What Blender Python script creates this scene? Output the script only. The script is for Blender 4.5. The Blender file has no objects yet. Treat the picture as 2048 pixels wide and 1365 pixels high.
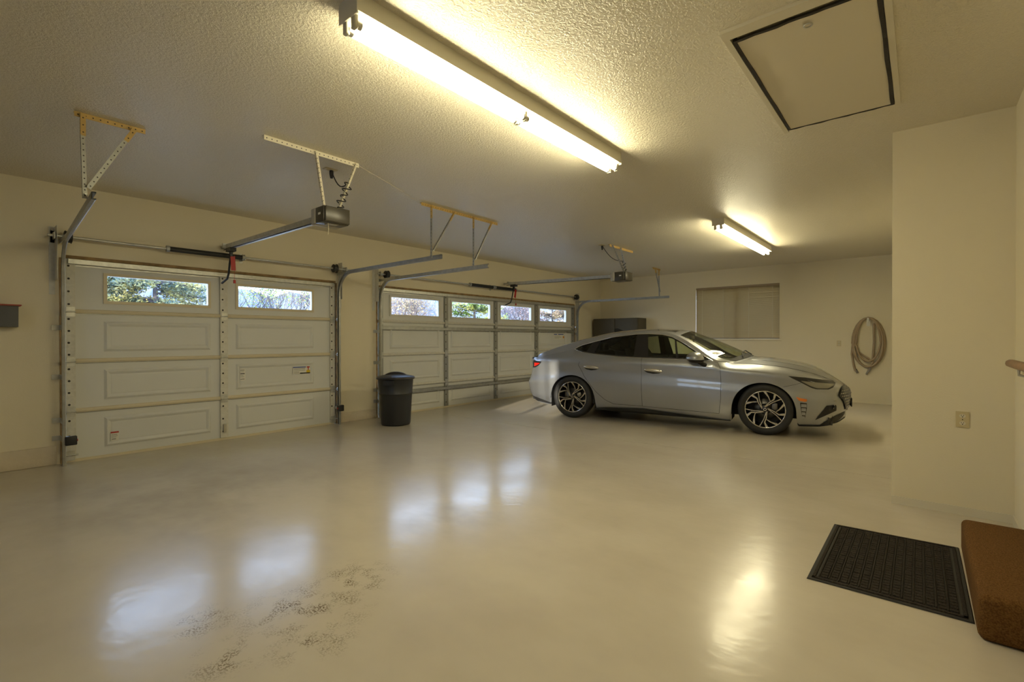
import bpy, bmesh, math, random
from mathutils import Vector, Matrix
from mathutils.bvhtree import BVHTree

random.seed(7)
scene = bpy.context.scene
COL = scene.collection

# ------------------------------------------------------------------ camera
def setup_camera():
    yaw, pitch, roll = math.radians(49.6704), math.radians(-0.3087), math.radians(-0.0748)
    f = Vector((math.sin(yaw) * math.cos(pitch), math.cos(yaw) * math.cos(pitch), math.sin(pitch)))
    rt = Vector((math.cos(yaw), -math.sin(yaw), 0))
    up = rt.cross(f)
    rt2 = rt * math.cos(roll) + up * math.sin(roll)
    up2 = -rt * math.sin(roll) + up * math.cos(roll)
    cam = bpy.data.cameras.new('camera')
    cam.sensor_width = 36.0
    cam.sensor_fit = 'HORIZONTAL'
    cam.lens = 963.387 / 2048 * 36
    cam.clip_start = 0.02
    cam.clip_end = 300
    o = bpy.data.objects.new('camera', cam)
    m = Matrix((rt2, up2, -f)).transposed().to_4x4()
    m.translation = (0, 0, 1.27)
    o.matrix_world = m
    COL.objects.link(o)
    scene.camera = o
setup_camera()

# ------------------------------------------------------------------ world, sun, exposure
SKY = 10.5
SUN = 16.0
TUBE = 59.0
def setup_world():
    w = bpy.data.worlds.new('world')
    scene.world = w
    w.use_nodes = True
    nt = w.node_tree
    nt.nodes.clear()
    out = nt.nodes.new('ShaderNodeOutputWorld')
    bg = nt.nodes.new('ShaderNodeBackground')
    tc = nt.nodes.new('ShaderNodeTexCoord')
    sp = nt.nodes.new('ShaderNodeSeparateXYZ')
    ramp = nt.nodes.new('ShaderNodeValToRGB')
    ramp.color_ramp.elements[0].position = 0.0
    ramp.color_ramp.elements[0].color = (0.68, 0.83, 1.0, 1)
    ramp.color_ramp.elements[1].position = 0.6
    ramp.color_ramp.elements[1].color = (0.42, 0.62, 1.0, 1)
    nt.links.new(tc.outputs['Generated'], sp.inputs[0])
    nt.links.new(sp.outputs['Z'], ramp.inputs[0])
    nt.links.new(ramp.outputs[0], bg.inputs[0])
    bg.inputs[1].default_value = SKY
    nt.links.new(bg.outputs[0], out.inputs[0])
    l = bpy.data.lights.new('sun', 'SUN')
    l.energy = SUN
    l.angle = math.radians(0.6)
    l.color = (1.0, 0.88, 0.66)
    o = bpy.data.objects.new('sun', l)
    d = Vector((0.955, 0.295, -0.164))      # travels this way: a low sun behind the left wall
    o.rotation_euler = d.to_track_quat('-Z', 'Y').to_euler()
    o.location = (-20, -5, 8)
    COL.objects.link(o)
setup_world()
scene.view_settings.view_transform = 'Standard'
scene.view_settings.look = 'None'
scene.view_settings.exposure = 0.0
scene.view_settings.gamma = 1.0
scene.view_settings.use_curve_mapping = False
scene.cycles.max_bounces = 6
scene.cycles.diffuse_bounces = 3
scene.cycles.glossy_bounces = 3
scene.cycles.transparent_max_bounces = 16
scene.cycles.sample_clamp_indirect = 8
scene.cycles.adaptive_threshold = .05
scene.cycles.use_light_tree = False
scene.cycles.caustics_reflective = False
scene.cycles.caustics_refractive = False

# ------------------------------------------------------------------ materials
MATS = {}
def mat(name, col=(.5, .5, .5), rough=.5, metal=0., spec=.5, coat=0., noise=None, bump=None, trans=0., emit=None):
    """noise=(scale, amount); bump=(scale, strength, distance)"""
    m = bpy.data.materials.new(name)
    m.use_nodes = True
    nt = m.node_tree
    b = nt.nodes['Principled BSDF']
    b.inputs['Base Color'].default_value = (*col, 1)
    b.inputs['Roughness'].default_value = rough
    b.inputs['Metallic'].default_value = metal
    b.inputs['Specular IOR Level'].default_value = spec
    b.inputs['Coat Weight'].default_value = coat
    b.inputs['Coat Roughness'].default_value = .04
    if emit:
        b.inputs['Emission Color'].default_value = (*emit[0], 1)
        b.inputs['Emission Strength'].default_value = emit[1]
    if noise or bump:
        tc = nt.nodes.new('ShaderNodeTexCoord')
    if noise:
        n = nt.nodes.new('ShaderNodeTexNoise')
        n.inputs['Scale'].default_value = noise[0]
        n.inputs['Detail'].default_value = 5
        nt.links.new(tc.outputs['Object'], n.inputs['Vector'])
        r = nt.nodes.new('ShaderNodeMapRange')
        r.inputs['From Min'].default_value = .3
        r.inputs['From Max'].default_value = .7
        r.inputs['To Min'].default_value = 1 - noise[1]
        r.inputs['To Max'].default_value = 1 + noise[1]
        nt.links.new(n.outputs['Fac'], r.inputs['Value'])
        mx = nt.nodes.new('ShaderNodeMix')
        mx.data_type = 'RGBA'
        mx.blend_type = 'MULTIPLY'
        mx.inputs['Factor'].default_value = 1
        mx.inputs[6].default_value = (*col, 1)
        nt.links.new(r.outputs['Result'], mx.inputs[7])
        nt.links.new(mx.outputs[2], b.inputs['Base Color'])
    if bump:
        n = nt.nodes.new('ShaderNodeTexNoise')
        n.inputs['Scale'].default_value = bump[0]
        n.inputs['Detail'].default_value = 1
        nt.links.new(tc.outputs['Object'], n.inputs['Vector'])
        bp = nt.nodes.new('ShaderNodeBump')
        bp.inputs['Strength'].default_value = bump[1]
        bp.inputs['Distance'].default_value = bump[2]
        nt.links.new(n.outputs['Fac'], bp.inputs['Height'])
        nt.links.new(bp.outputs['Normal'], b.inputs['Normal'])
    MATS[name] = m
    return m

def glass_mat(name, tint, refl=.06, rough=.02):
    m = bpy.data.materials.new(name)
    m.use_nodes = True
    nt = m.node_tree
    nt.nodes.clear()
    out = nt.nodes.new('ShaderNodeOutputMaterial')
    tr = nt.nodes.new('ShaderNodeBsdfTransparent')
    tr.inputs[0].default_value = (*tint, 1)
    gl = nt.nodes.new('ShaderNodeBsdfGlossy')
    gl.inputs['Roughness'].default_value = rough
    lw = nt.nodes.new('ShaderNodeLayerWeight')
    lw.inputs['Blend'].default_value = .5
    pw = nt.nodes.new('ShaderNodeMath')
    pw.operation = 'POWER'
    pw.inputs[1].default_value = 4.5
    mr = nt.nodes.new('ShaderNodeMapRange')
    mr.inputs['To Min'].default_value = refl
    mr.inputs['To Max'].default_value = .9
    mx = nt.nodes.new('ShaderNodeMixShader')
    nt.links.new(lw.outputs['Facing'], pw.inputs[0])
    nt.links.new(pw.outputs[0], mr.inputs['Value'])
    nt.links.new(mr.outputs['Result'], mx.inputs[0])
    nt.links.new(tr.outputs[0], mx.inputs[1])
    nt.links.new(gl.outputs[0], mx.inputs[2])
    nt.links.new(mx.outputs[0], out.inputs[0])
    MATS[name] = m
    return m

mat('wall', (.79, .71, .52), .62, bump=(130, .25, .003))
mat('curb', (.66, .57, .42), .6, bump=(40, .5, .006), noise=(9, .05))
mat('trim_white', (.72, .66, .52), .45)
mat('trim_wood', (.30, .19, .08), .7, noise=(14, .35))
mat('door_paint', (.71, .71, .67), .5, noise=(2, .02), bump=(60, .08, .002))
mat('door_lip', (.70, .62, .44), .45)
mat('galv', (.52, .52, .48), .42, metal=.75, noise=(25, .12))
mat('galv_dark', (.40, .40, .37), .45, metal=.7, noise=(18, .12))
mat('stile_white', (.68, .66, .58), .45, noise=(30, .08))
mat('stile_grey', (.34, .34, .31), .45, metal=.5)
mat('angle_white', (.80, .74, .58), .45)
mat('angle_gold', (.60, .41, .14), .5, metal=.1, noise=(20, .1))
mat('black_metal', (.02, .02, .02), .5)
mat('black_plastic', (.018, .018, .02), .45)
mat('rubber', (.02, .02, .022), .65)
mat('steel', (.55, .54, .50), .3, metal=.9)
mat('red_plastic', (.45, .012, .01), .4)
mat('grey_plastic', (.42, .39, .32), .5)
mat('opener_face', (.055, .048, .035), .3)
mat('white_enamel', (.78, .74, .62), .35)
mat('holder', (.70, .66, .54), .4)
mat('gasket', (.03, .025, .02), .8, bump=(80, .4, .004))
mat('hatch_panel', (.72, .65, .50), .6)
mat('can', (.018, .019, .022), .42, bump=(200, .06, .001))
mat('lid', (.022, .019, .018), .4)
mat('blind', (.34, .26, .165), .5)
mat('outlet', (.62, .52, .30), .4)
mat('dark_slot', (.02, .015, .01), .6)
mat('hose', (.38, .285, .175), .5)
mat('hose_dark', (.24, .22, .19), .4, metal=.3)
mat('cabinet', (.07, .06, .038), .6)
mat('bin_grey', (.10, .10, .10), .5)
mat('bin_red', (.28, .04, .02), .5)
mat('handrail', (.20, .085, .026), .35, noise=(12, .3))
mat('concrete_out', (.45, .43, .40), .9, noise=(3, .1))
mat('label_white', (.78, .76, .68), .4)
mat('label_blue', (.05, .09, .35), .4)
mat('label_yellow', (.70, .52, .02), .4)
mat('label_red', (.45, .03, .02), .4)
mat('label_orange', (.65, .25, .02), .4)
mat('ink', (.03, .03, .03), .5)
mat('ink_pale', (.25, .24, .21), .5)
mat('cord_white', (.62, .55, .40), .6)
glass_mat('pane', (.95, .97, 1.0), .03)
glass_mat('dimmed_pane', (.74, .75, .77), .03)  # tint darkened to let less sky light through the unseen left window
# car
mat('paint', (.35, .365, .39), .37, metal=.8, coat=1.0)
mat('tire', (.018, .018, .019), .6, bump=(60, .1, .002))
mat('alloy', (.72, .70, .66), .22, metal=.95)
mat('alloy_dark', (.035, .035, .037), .35, metal=.5)
mat('disc', (.20, .195, .185), .4, metal=.9)
mat('chrome', (.75, .75, .75), .12, metal=1.0)
mat('car_black', (.010, .010, .012), .28)
mat('car_matte', (.014, .014, .015), .6)
mat('seat', (.02, .02, .021), .7)
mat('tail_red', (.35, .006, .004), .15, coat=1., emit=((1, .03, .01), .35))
mat('amber', (.75, .19, .01), .2, coat=1.)
mat('lamp_clear', (.30, .29, .24), .12, metal=.35, coat=1.)
glass_mat('glass_front', (.80, .86, .66), .05)
glass_mat('glass_rear', (.34, .37, .33), .05)
glass_mat('windshield', (.82, .88, .70), .06)
mat('roof_glass', (.012, .012, .012), .06, coat=1.)

def tube_mat():
    m = bpy.data.materials.new('fluorescent')
    m.use_nodes = True
    nt = m.node_tree
    nt.nodes.clear()
    out = nt.nodes.new('ShaderNodeOutputMaterial')
    e = nt.nodes.new('ShaderNodeEmission')
    e.inputs[0].default_value = (1.0, .895, .57, 1)
    e.inputs[1].default_value = TUBE
    nt.links.new(e.outputs[0], out.inputs[0])
    MATS['tube'] = m
tube_mat()

def ceiling_mat():
    m = mat('ceiling', (.79, .725, .58), .38, spec=.5)
    nt = m.node_tree
    b = nt.nodes['Principled BSDF']
    tc = nt.nodes.new('ShaderNodeTexCoord')
    v = nt.nodes.new('ShaderNodeTexNoise')
    v.inputs['Scale'].default_value = 74
    v.inputs['Detail'].default_value = 2
    v.inputs['Roughness'].default_value = .55
    nt.links.new(tc.outputs['Object'], v.inputs['Vector'])
    r = nt.nodes.new('ShaderNodeMapRange')
    r.inputs['From Min'].default_value = .42
    r.inputs['From Max'].default_value = .58
    nt.links.new(v.outputs['Fac'], r.inputs['Value'])
    bp = nt.nodes.new('ShaderNodeBump')
    bp.inputs['Strength'].default_value = .5
    bp.inputs['Distance'].default_value = .006
    nt.links.new(r.outputs['Result'], bp.inputs['Height'])
    nt.links.new(bp.outputs['Normal'], b.inputs['Normal'])
ceiling_mat()

def floor_mat():
    m = mat('floor', (.56, .485, .35), .2, spec=.5)
    nt = m.node_tree
    L = nt.links
    b = nt.nodes['Principled BSDF']
    tc = nt.nodes.new('ShaderNodeTexCoord')
    def noise(scale, detail=5, rough=.55, sx=1, sy=1, dist=0):
        mp = nt.nodes.new('ShaderNodeMapping')
        mp.inputs['Scale'].default_value = (sx, sy, 1)
        L.new(tc.outputs['Object'], mp.inputs['Vector'])
        n = nt.nodes.new('ShaderNodeTexNoise')
        n.inputs['Scale'].default_value = scale
        n.inputs['Detail'].default_value = detail
        n.inputs['Roughness'].default_value = rough
        n.inputs['Distortion'].default_value = dist
        L.new(mp.outputs[0], n.inputs['Vector'])
        return n.outputs['Fac']
    def rng(v, a, c, lo=0., hi=1.):
        r = nt.nodes.new('ShaderNodeMapRange')
        r.inputs['From Min'].default_value = a
        r.inputs['From Max'].default_value = c
        r.inputs['To Min'].default_value = lo
        r.inputs['To Max'].default_value = hi
        L.new(v, r.inputs['Value'])
        return r.outputs['Result']
    def math_(op, a, c):
        n = nt.nodes.new('ShaderNodeMath')
        n.operation = op
        for i, q in enumerate((a, c)):
            if isinstance(q, (int, float)):
                n.inputs[i].default_value = q
            else:
                L.new(q, n.inputs[i])
        return n.outputs[0]
    def mix(fac, a, c):
        n = nt.nodes.new('ShaderNodeMix')
        n.data_type = 'RGBA'
        L.new(fac, n.inputs['Factor'])
        for i, q in ((6, a), (7, c)):
            if isinstance(q, tuple):
                n.inputs[i].default_value = (*q, 1)
            else:
                L.new(q, n.inputs[i])
        return n.outputs[2]
    def spot(x, y, r0, r1, sx=1., sy=1.):
        mp = nt.nodes.new('ShaderNodeMapping')
        mp.vector_type = 'POINT'
        mp.inputs['Location'].default_value = (-x * sx, -y * sy, 0)
        mp.inputs['Scale'].default_value = (sx, sy, 0)
        L.new(tc.outputs['Object'], mp.inputs['Vector'])
        ln = nt.nodes.new('ShaderNodeVectorMath')
        ln.operation = 'LENGTH'
        L.new(mp.outputs[0], ln.inputs[0])
        return rng(ln.outputs['Value'], r1, r0)
    n1 = noise(1.4, 4, .6, 1, .7)
    base = mix(rng(n1, .35, .68), (.63, .57, .465), (.54, .48, .385))
    # tyre-pickup speckles: worn chips in the coating
    mx4 = lambda *a: a[0] if len(a) == 1 else math_('MAXIMUM', a[0], mx4(*a[1:]))
    area = mx4(spot(1.10, 2.20, .10, .34), spot(.74, 2.46, .03, .17), spot(.74, 2.10, .03, .18), spot(1.38, 2.28, .05, .26), spot(1.0, 1.95, .02, .2))
    chips = rng(math_('SUBTRACT', noise(115, 2, .6, 1.0, .85, 0), math_('MULTIPLY', area, .05)), .515, .545)
    wear = math_('MULTIPLY', math_('MULTIPLY', math_('SUBTRACT', 1.0, chips), rng(noise(9, 3), .46, .60)), area)
    fine = noise(48, 2, .6, 1.0, .3, .2)
    wear = math_('MULTIPLY', wear, rng(noise(115, 2, .6, 1.0, .85, 0), .50, .47))
    base = mix(wear, base, (.17, .125, .075))
    smudge = math_('MAXIMUM', spot(1.3, 4.6, .2, 1.2, 1.0, .8), spot(2.3, 2.6, .1, .5))
    base = mix(math_('MULTIPLY', smudge, rng(n1, .42, .66, 0, .5)), base, (.36, .31, .24))
    L.new(base, b.inputs['Base Color'])
    L.new(rng(n1, .3, .7, .15, .26), b.inputs['Roughness'])
    b.inputs['Specular IOR Level'].default_value = .7
    bp = nt.nodes.new('ShaderNodeBump')
    bp.inputs['Strength'].default_value = .12
    bp.inputs['Distance'].default_value = .01
    L.new(math_('ADD', noise(11, 2, .6, 1, .6), math_('MULTIPLY', fine, .10)), bp.inputs['Height'])
    L.new(bp.outputs['Normal'], b.inputs['Normal'])
floor_mat()

def carpet_mat(name, c1, c2):
    m = mat(name, c1, .95, spec=.1)
    nt = m.node_tree
    b = nt.nodes['Principled BSDF']
    tc = nt.nodes.new('ShaderNodeTexCoord')
    n = nt.nodes.new('ShaderNodeTexNoise')
    n.inputs['Scale'].default_value = 160
    n.inputs['Detail'].default_value = 3
    nt.links.new(tc.outputs['Object'], n.inputs['Vector'])
    r = nt.nodes.new('ShaderNodeValToRGB')
    r.color_ramp.elements[0].position = .35
    r.color_ramp.elements[0].color = (*c2, 1)
    r.color_ramp.elements[1].position = .65
    r.color_ramp.elements[1].color = (*c1, 1)
    nt.links.new(n.outputs['Fac'], r.inputs[0])
    nt.links.new(r.outputs[0], b.inputs['Base Color'])
    bp = nt.nodes.new('ShaderNodeBump')
    bp.inputs['Strength'].default_value = .5
    bp.inputs['Distance'].default_value = .006
    nt.links.new(n.outputs['Fac'], bp.inputs['Height'])
    nt.links.new(bp.outputs['Normal'], b.inputs['Normal'])
carpet_mat('carpet', (.17, .085, .026), (.09, .042, .013))
carpet_mat('mat_pile', (.050, .042, .034), (.022, .018, .015))
mat('mat_rubber', (.02, .018, .016), .7)

def leaf_mat(name, c1, c2):
    m = mat(name, c1, .6, spec=.2)
    nt = m.node_tree
    b = nt.nodes['Principled BSDF']
    tc = nt.nodes.new('ShaderNodeTexCoord')
    n = nt.nodes.new('ShaderNodeTexNoise')
    n.inputs['Scale'].default_value = 2.2
    n.inputs['Detail'].default_value = 6
    nt.links.new(tc.outputs['Object'], n.inputs['Vector'])
    r = nt.nodes.new('ShaderNodeValToRGB')
    r.color_ramp.elements[0].position = .4
    r.color_ramp.elements[0].color = (*c1, 1)
    r.color_ramp.elements[1].position = .6
    r.color_ramp.elements[1].color = (*c2, 1)
    nt.links.new(n.outputs['Fac'], r.inputs[0])
    nt.links.new(r.outputs[0], b.inputs['Base Color'])
leaf_mat('leaf_evergreen', (.04, .07, .055), (.24, .205, .06))
leaf_mat('leaf_yellow', (.10, .165, .025), (.25, .23, .055))
leaf_mat('leaf_tan', (.17, .115, .075), (.28, .21, .10))
leaf_mat('leaf_pink', (.16, .105, .09), (.26, .18, .15))
mat('bark', (.07, .06, .06), .9)
mat('twig', (.12, .085, .07), .9)

# ------------------------------------------------------------------ mesh helpers
WM = {}
class MB:
    def __init__(s):
        s.v, s.f, s.m, s.sm, s.cur = [], [], [], [], 0
    def add(s, vs, fs, smooth=False):
        k = len(s.v)
        s.v += [tuple(q) for q in vs]
        for f in fs:
            s.f.append([k + i for i in f])
            s.m.append(s.cur)
            s.sm.append(smooth)
        return s
    def box(s, x0, x1, y0, y1, z0, z1):
        vs = [(x, y, z) for x in (x0, x1) for y in (y0, y1) for z in (z0, z1)]
        return s.add(vs, [(0, 1, 3, 2), (4, 6, 7, 5), (0, 4, 5, 1), (2, 3, 7, 6), (0, 2, 6, 4), (1, 5, 7, 3)])
    def obox(s, c, ax, ay, az, hx, hy, hz):
        c, ax, ay, az = map(Vector, (c, ax, ay, az))
        vs = [c + ax * hx * i + ay * hy * j + az * hz * k for i in (-1, 1) for j in (-1, 1) for k in (-1, 1)]
        return s.add(vs, [(0, 1, 3, 2), (4, 6, 7, 5), (0, 4, 5, 1), (2, 3, 7, 6), (0, 2, 6, 4), (1, 5, 7, 3)])
    def bar(s, a, b, w, h, up=(0, 0, 1)):
        a, b = Vector(a), Vector(b)
        d = (b - a).normalized()
        x = d.cross(Vector(up))
        x = x.normalized() if x.length > 1e-5 else Vector((1, 0, 0))
        z = x.cross(d).normalized()
        return s.obox((a + b) / 2, d, x, z, (b - a).length / 2, w / 2, h / 2)
    def bevbox(s, x0, x1, y0, y1, z0, z1, r, seg=2):
        bm = bmesh.new()
        bmesh.ops.create_cube(bm, size=1)
        for v in bm.verts:
            v.co = ((x0 + x1) / 2 + v.co.x * (x1 - x0), (y0 + y1) / 2 + v.co.y * (y1 - y0), (z0 + z1) / 2 + v.co.z * (z1 - z0))
        bmesh.ops.bevel(bm, geom=list(bm.edges), offset=r, segments=seg, affect='EDGES', profile=.5)
        bm.verts.index_update()
        s.add([v.co for v in bm.verts], [[v.index for v in f.verts] for f in bm.faces], True)
        bm.free()
        return s
    def tube(s, pts, r, n=8, caps=True, closed=False, smooth=True):
        pts = [Vector(p) for p in pts]
        rs = r if isinstance(r, (list, tuple)) else [r] * len(pts)
        k = len(pts)
        prev = None
        rings = []
        for i, p in enumerate(pts):
            if closed:
                d = pts[(i + 1) % k] - pts[i - 1]
            else:
                d = pts[min(i + 1, k - 1)] - pts[max(i - 1, 0)]
            d = d.normalized()
            if prev is None:
                q = d.cross(Vector((0, 0, 1)))
                if q.length < .1:
                    q = d.cross(Vector((1, 0, 0)))
                prev = q.normalized()
            q = prev - d * prev.dot(d)
            prev = q.normalized() if q.length > 1e-6 else d.orthogonal().normalized()
            w = d.cross(prev)
            rings.append([p + (prev * math.cos(2 * math.pi * j / n) + w * math.sin(2 * math.pi * j / n)) * rs[i] for j in range(n)])
        vs = [q for g in rings for q in g]
        fs = []
        for i in range(k if closed else k - 1):
            a, b = i * n, ((i + 1) % k) * n
            for j in range(n):
                fs.append((a + j, a + (j + 1) % n, b + (j + 1) % n, b + j))
        s.add(vs, fs, smooth)
        if caps and not closed:
            s.add(rings[0], [tuple(range(n))[::-1]])
            s.add(rings[-1], [tuple(range(n))])
        return s
    def lathe(s, prof, c=(0, 0, 0), n=32, axis='z', smooth=True):
        vs, fs = [], []
        k = len(prof)
        for j in range(n):
            a = 2 * math.pi * j / n
            for r, h in prof:
                if axis == 'z':
                    vs.append((c[0] + r * math.cos(a), c[1] + r * math.sin(a), c[2] + h))
                elif axis == 'y':
                    vs.append((c[0] + r * math.cos(a), c[1] + h, c[2] + r * math.sin(a)))
                else:
                    vs.append((c[0] + h, c[1] + r * math.cos(a), c[2] + r * math.sin(a)))
        for j in range(n):
            for i in range(k - 1):
                a, b = j * k + i, ((j + 1) % n) * k + i
                fs.append((a, b, b + 1, a + 1))
        return s.add(vs, fs, smooth)
    def prism(s, outline, origin, u, v, w, depth):
        """outline 2D points, plane axes u,v, extruded along w by depth"""
        o, u, v, w = map(Vector, (origin, u, v, w))
        n = len(outline)
        a = [o + u * p[0] + v * p[1] for p in outline]
        b = [q + w * depth for q in a]
        s.add(a + b, [tuple(range(n))[::-1], tuple(range(n, 2 * n))] + [(i, (i + 1) % n, n + (i + 1) % n, n + i) for i in range(n)])
        return s
    def grid(s, rows, smooth=True, skip=None):
        nr, nc = len(rows), len(rows[0])
        vs = [q for r in rows for q in r]
        fs = []
        for i in range(nr - 1):
            for j in range(nc - 1):
                if skip and skip(i, j):
                    continue
                fs.append((i * nc + j, i * nc + j + 1, (i + 1) * nc + j + 1, (i + 1) * nc + j))
        return s.add(vs, fs, smooth)
    def mesh(s, name, mats, inv=None, merge=False):
        me = bpy.data.meshes.new(name)
        vs = [inv @ Vector(q) for q in s.v] if inv is not None else s.v
        me.from_pydata([tuple(q) for q in vs], [], s.f)
        for m_ in ([mats] if isinstance(mats, str) else mats):
            me.materials.append(MATS[m_])
        me.polygons.foreach_set('material_index', s.m)
        me.polygons.foreach_set('use_smooth', s.sm)
        if merge:
            bm = bmesh.new()
            bm.from_mesh(me)
            bmesh.ops.remove_doubles(bm, verts=bm.verts, dist=1e-4)
            bmesh.ops.dissolve_degenerate(bm, edges=bm.edges, dist=1e-5)
            bmesh.ops.recalc_face_normals(bm, faces=bm.faces)
            bm.to_mesh(me)
            bm.free()
        me.update()
        return me
    def build(s, name, mats, parent=None, local=False, merge=False, base=None):
        inv = None
        M = Matrix.Identity(4)
        if parent is not None:
            M = WM[parent.name]
            if not local:
                inv = M.inverted()
        elif base is not None:
            M = Matrix.Translation(base)
            inv = M.inverted()
        o = bpy.data.objects.new(name, s.mesh(name, mats, inv, merge))
        COL.objects.link(o)
        if parent is not None:
            o.parent = parent
        elif base is not None:
            o.location = base
        WM[o.name] = M
        return o

def tag(o, label=None, cat=None, group=None, kind=None):
    for k, q in (('label', label), ('category', cat), ('group', group), ('kind', kind)):
        if q:
            o[k] = q
    return o

def thing(name, label, cat, base, group=None, rz=0., kind=None):
    o = bpy.data.objects.new(name, None)
    o.empty_display_size = .1
    o.location = base
    o.rotation_euler = (0, 0, rz)
    COL.objects.link(o)
    WM[o.name] = Matrix.Translation(base) @ Matrix.Rotation(rz, 4, 'Z')
    return tag(o, label, cat, group, kind)

def interp(tab, x):
    if x <= tab[0][0]:
        return tab[0][1]
    for (a, p), (b, q) in zip(tab, tab[1:]):
        if x <= b:
            t = (x - a) / (b - a)
            return p + (q - p) * t
    return tab[-1][1]

def sinterp(tab, x):
    """smooth (Catmull-Rom style) interpolation of a table"""
    if x <= tab[0][0]:
        return tab[0][1]
    if x >= tab[-1][0]:
        return tab[-1][1]
    for i in range(len(tab) - 1):
        (a, p), (b, q) = tab[i], tab[i + 1]
        if x <= b:
            h = b - a
            t = (x - a) / h
            m0 = (q - tab[i - 1][1]) / (b - tab[i - 1][0]) if i > 0 else (q - p) / h
            m1 = (tab[i + 2][1] - p) / (tab[i + 2][0] - a) if i + 2 < len(tab) else (q - p) / h
            return ((2 * t**3 - 3 * t**2 + 1) * p + (t**3 - 2 * t**2 + t) * h * m0 + (-2 * t**3 + 3 * t**2) * q + (t**3 - t**2) * h * m1)

# ------------------------------------------------------------------ the room
D, H, L = 6.67, 2.845, 11.577           # door wall, ceiling height, far wall
PX, PY, PR = 4.715, .17, -.49           # partition end: its face, its corner, the house wall
XL = -3.2
D1 = (.80, 3.76)
D2 = (4.53, 10.26)
DTOP = 2.10

# floor: two slabs meeting at a control joint
JX0, JX1 = 5.38, 5.53
fl = MB()
fl.add([(XL - .2, PR - .2, 0), (JX1 - .004, PR - .2, 0), (JX0 - .004, D + .3, 0), (XL - .2, D + .3, 0),
        (XL - .2, PR - .2, -.12), (JX1 - .004, PR - .2, -.12), (JX0 - .004, D + .3, -.12), (XL - .2, D + .3, -.12)],
       [(0, 1, 2, 3), (7, 6, 5, 4), (1, 5, 6, 2), (0, 4, 5, 1), (3, 2, 6, 7), (0, 3, 7, 4)])
fl.add([(JX1 + .004, PR - .2, 0), (L + .2, PR - .2, 0), (L + .2, D + .3, 0), (JX0 + .004, D + .3, 0),
        (JX1 + .004, PR - .2, -.12), (L + .2, PR - .2, -.12), (L + .2, D + .3, -.12), (JX0 + .004, D + .3, -.12)],
       [(0, 1, 2, 3), (7, 6, 5, 4), (1, 5, 6, 2), (0, 4, 5, 1), (3, 2, 6, 7), (0, 3, 7, 4)])
fl.box(JX0 - .05, JX1 + .05, PR - .1, D + .1, -.12, -.006)
tag(fl.build('floor', 'floor'), 'glossy cream painted concrete floor with worn dark specks and a control joint', 'floor', kind='structure')

HX0, HX1, HY0, HY1 = 2.66, 4.12, .135, .765     # attic hatch opening
ce = MB()
for x0, x1, y0, y1 in ((XL - .2, HX0, PR - .2, D + .2), (HX1, L + .2, PR - .2, D + .2), (HX0, HX1, PR - .2, HY0), (HX0, HX1, HY1, D + .2)):
    ce.box(x0, x1, y0, y1, H, H + .15)
ce.box(HX0 - .05, HX1 + .05, HY0 - .05, HY1 + .05, H + .15, H + .2)
tag(ce.build('ceiling', 'ceiling'), 'cream textured garage ceiling with a slight sheen', 'ceiling', kind='structure')

w = MB()
for x0, x1 in ((XL - .15, D1[0] - .02), (D1[1] + .02, D2[0] - .02), (D2[1] + .02, L + .15)):
    w.box(x0, x1, D, D + .18, 0, DTOP)
w.box(XL - .15, L + .15, D, D + .18, DTOP, H)
tag(w.build('wall_front', 'wall'), 'cream wall holding the two overhead garage doors', 'wall', kind='structure')

WY0, WY1, WZ0, WZ1 = 2.30, 4.095, 1.25, 2.455    # window in the far wall
def holed_wall(name, x0, x1, ya, yb, wy0, wy1, wz0, wz1, label):
    q = MB()
    q.box(x0, x1, ya, wy0, 0, H)
    q.box(x0, x1, wy1, yb, 0, H)
    q.box(x0, x1, wy0, wy1, 0, wz0)
    q.box(x0, x1, wy0, wy1, wz1, H)
    return tag(q.build(name, 'wall'), label, 'wall', kind='structure')
holed_wall('wall_right', L, L + .15, PY - .3, D, WY0, WY1, WZ0, WZ1, 'cream far wall with the blind-covered window and coiled hose')
LY0, LY1, LZ0, LZ1 = 1.45, 2.89, 1.60, 2.60
holed_wall('wall_left', XL - .15, XL, PR, D, LY0, LY1, LZ0, LZ1, 'cream end wall behind the left edge of the view')
w = MB()
w.box(PX, PX + .12, PR, PY, 0, H)
w.box(PX + .12, L, PY - .12, PY, 0, H)
tag(w.build('wall_partition', 'wall'), 'cream partition wall end with an outlet, at the right', 'wall', kind='structure')
w = MB().box(XL, PX + .12, PR - .12, PR, 0, H)
tag(w.build('wall_house', 'wall'), 'cream house wall beside the carpeted step', 'wall', kind='structure')

# stem-wall curbs and baseboards
for nm, x0, x1, h, lb in (('baseboard_left', XL, D1[0] - .07, .19, 'rough cream concrete curb left of the smaller garage door'),
                          ('baseboard_middle', D1[1] + .08, D2[0] - .07, .15, 'rough cream concrete curb between the two garage doors'),
                          ('baseboard_far', D2[1] + .1, L, .15, 'rough cream concrete curb behind the car')):
    tag(MB().bevbox(x0, x1, D - .014, D + .02, 0, h, .006).build(nm, 'curb'), lb, 'curb', kind='structure')
tag(MB().box(PX - .012, PX, PR, PY, 0, .058).build('baseboard_partition', 'trim_white'), 'low cream baseboard on the partition wall end', 'baseboard', kind='structure')
tag(MB().box(3.95, PX - .012, PR, PR + .012, 0, .06).build('baseboard_house', 'trim_white'), 'low cream baseboard behind the carpeted step', 'baseboard', kind='structure')
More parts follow.
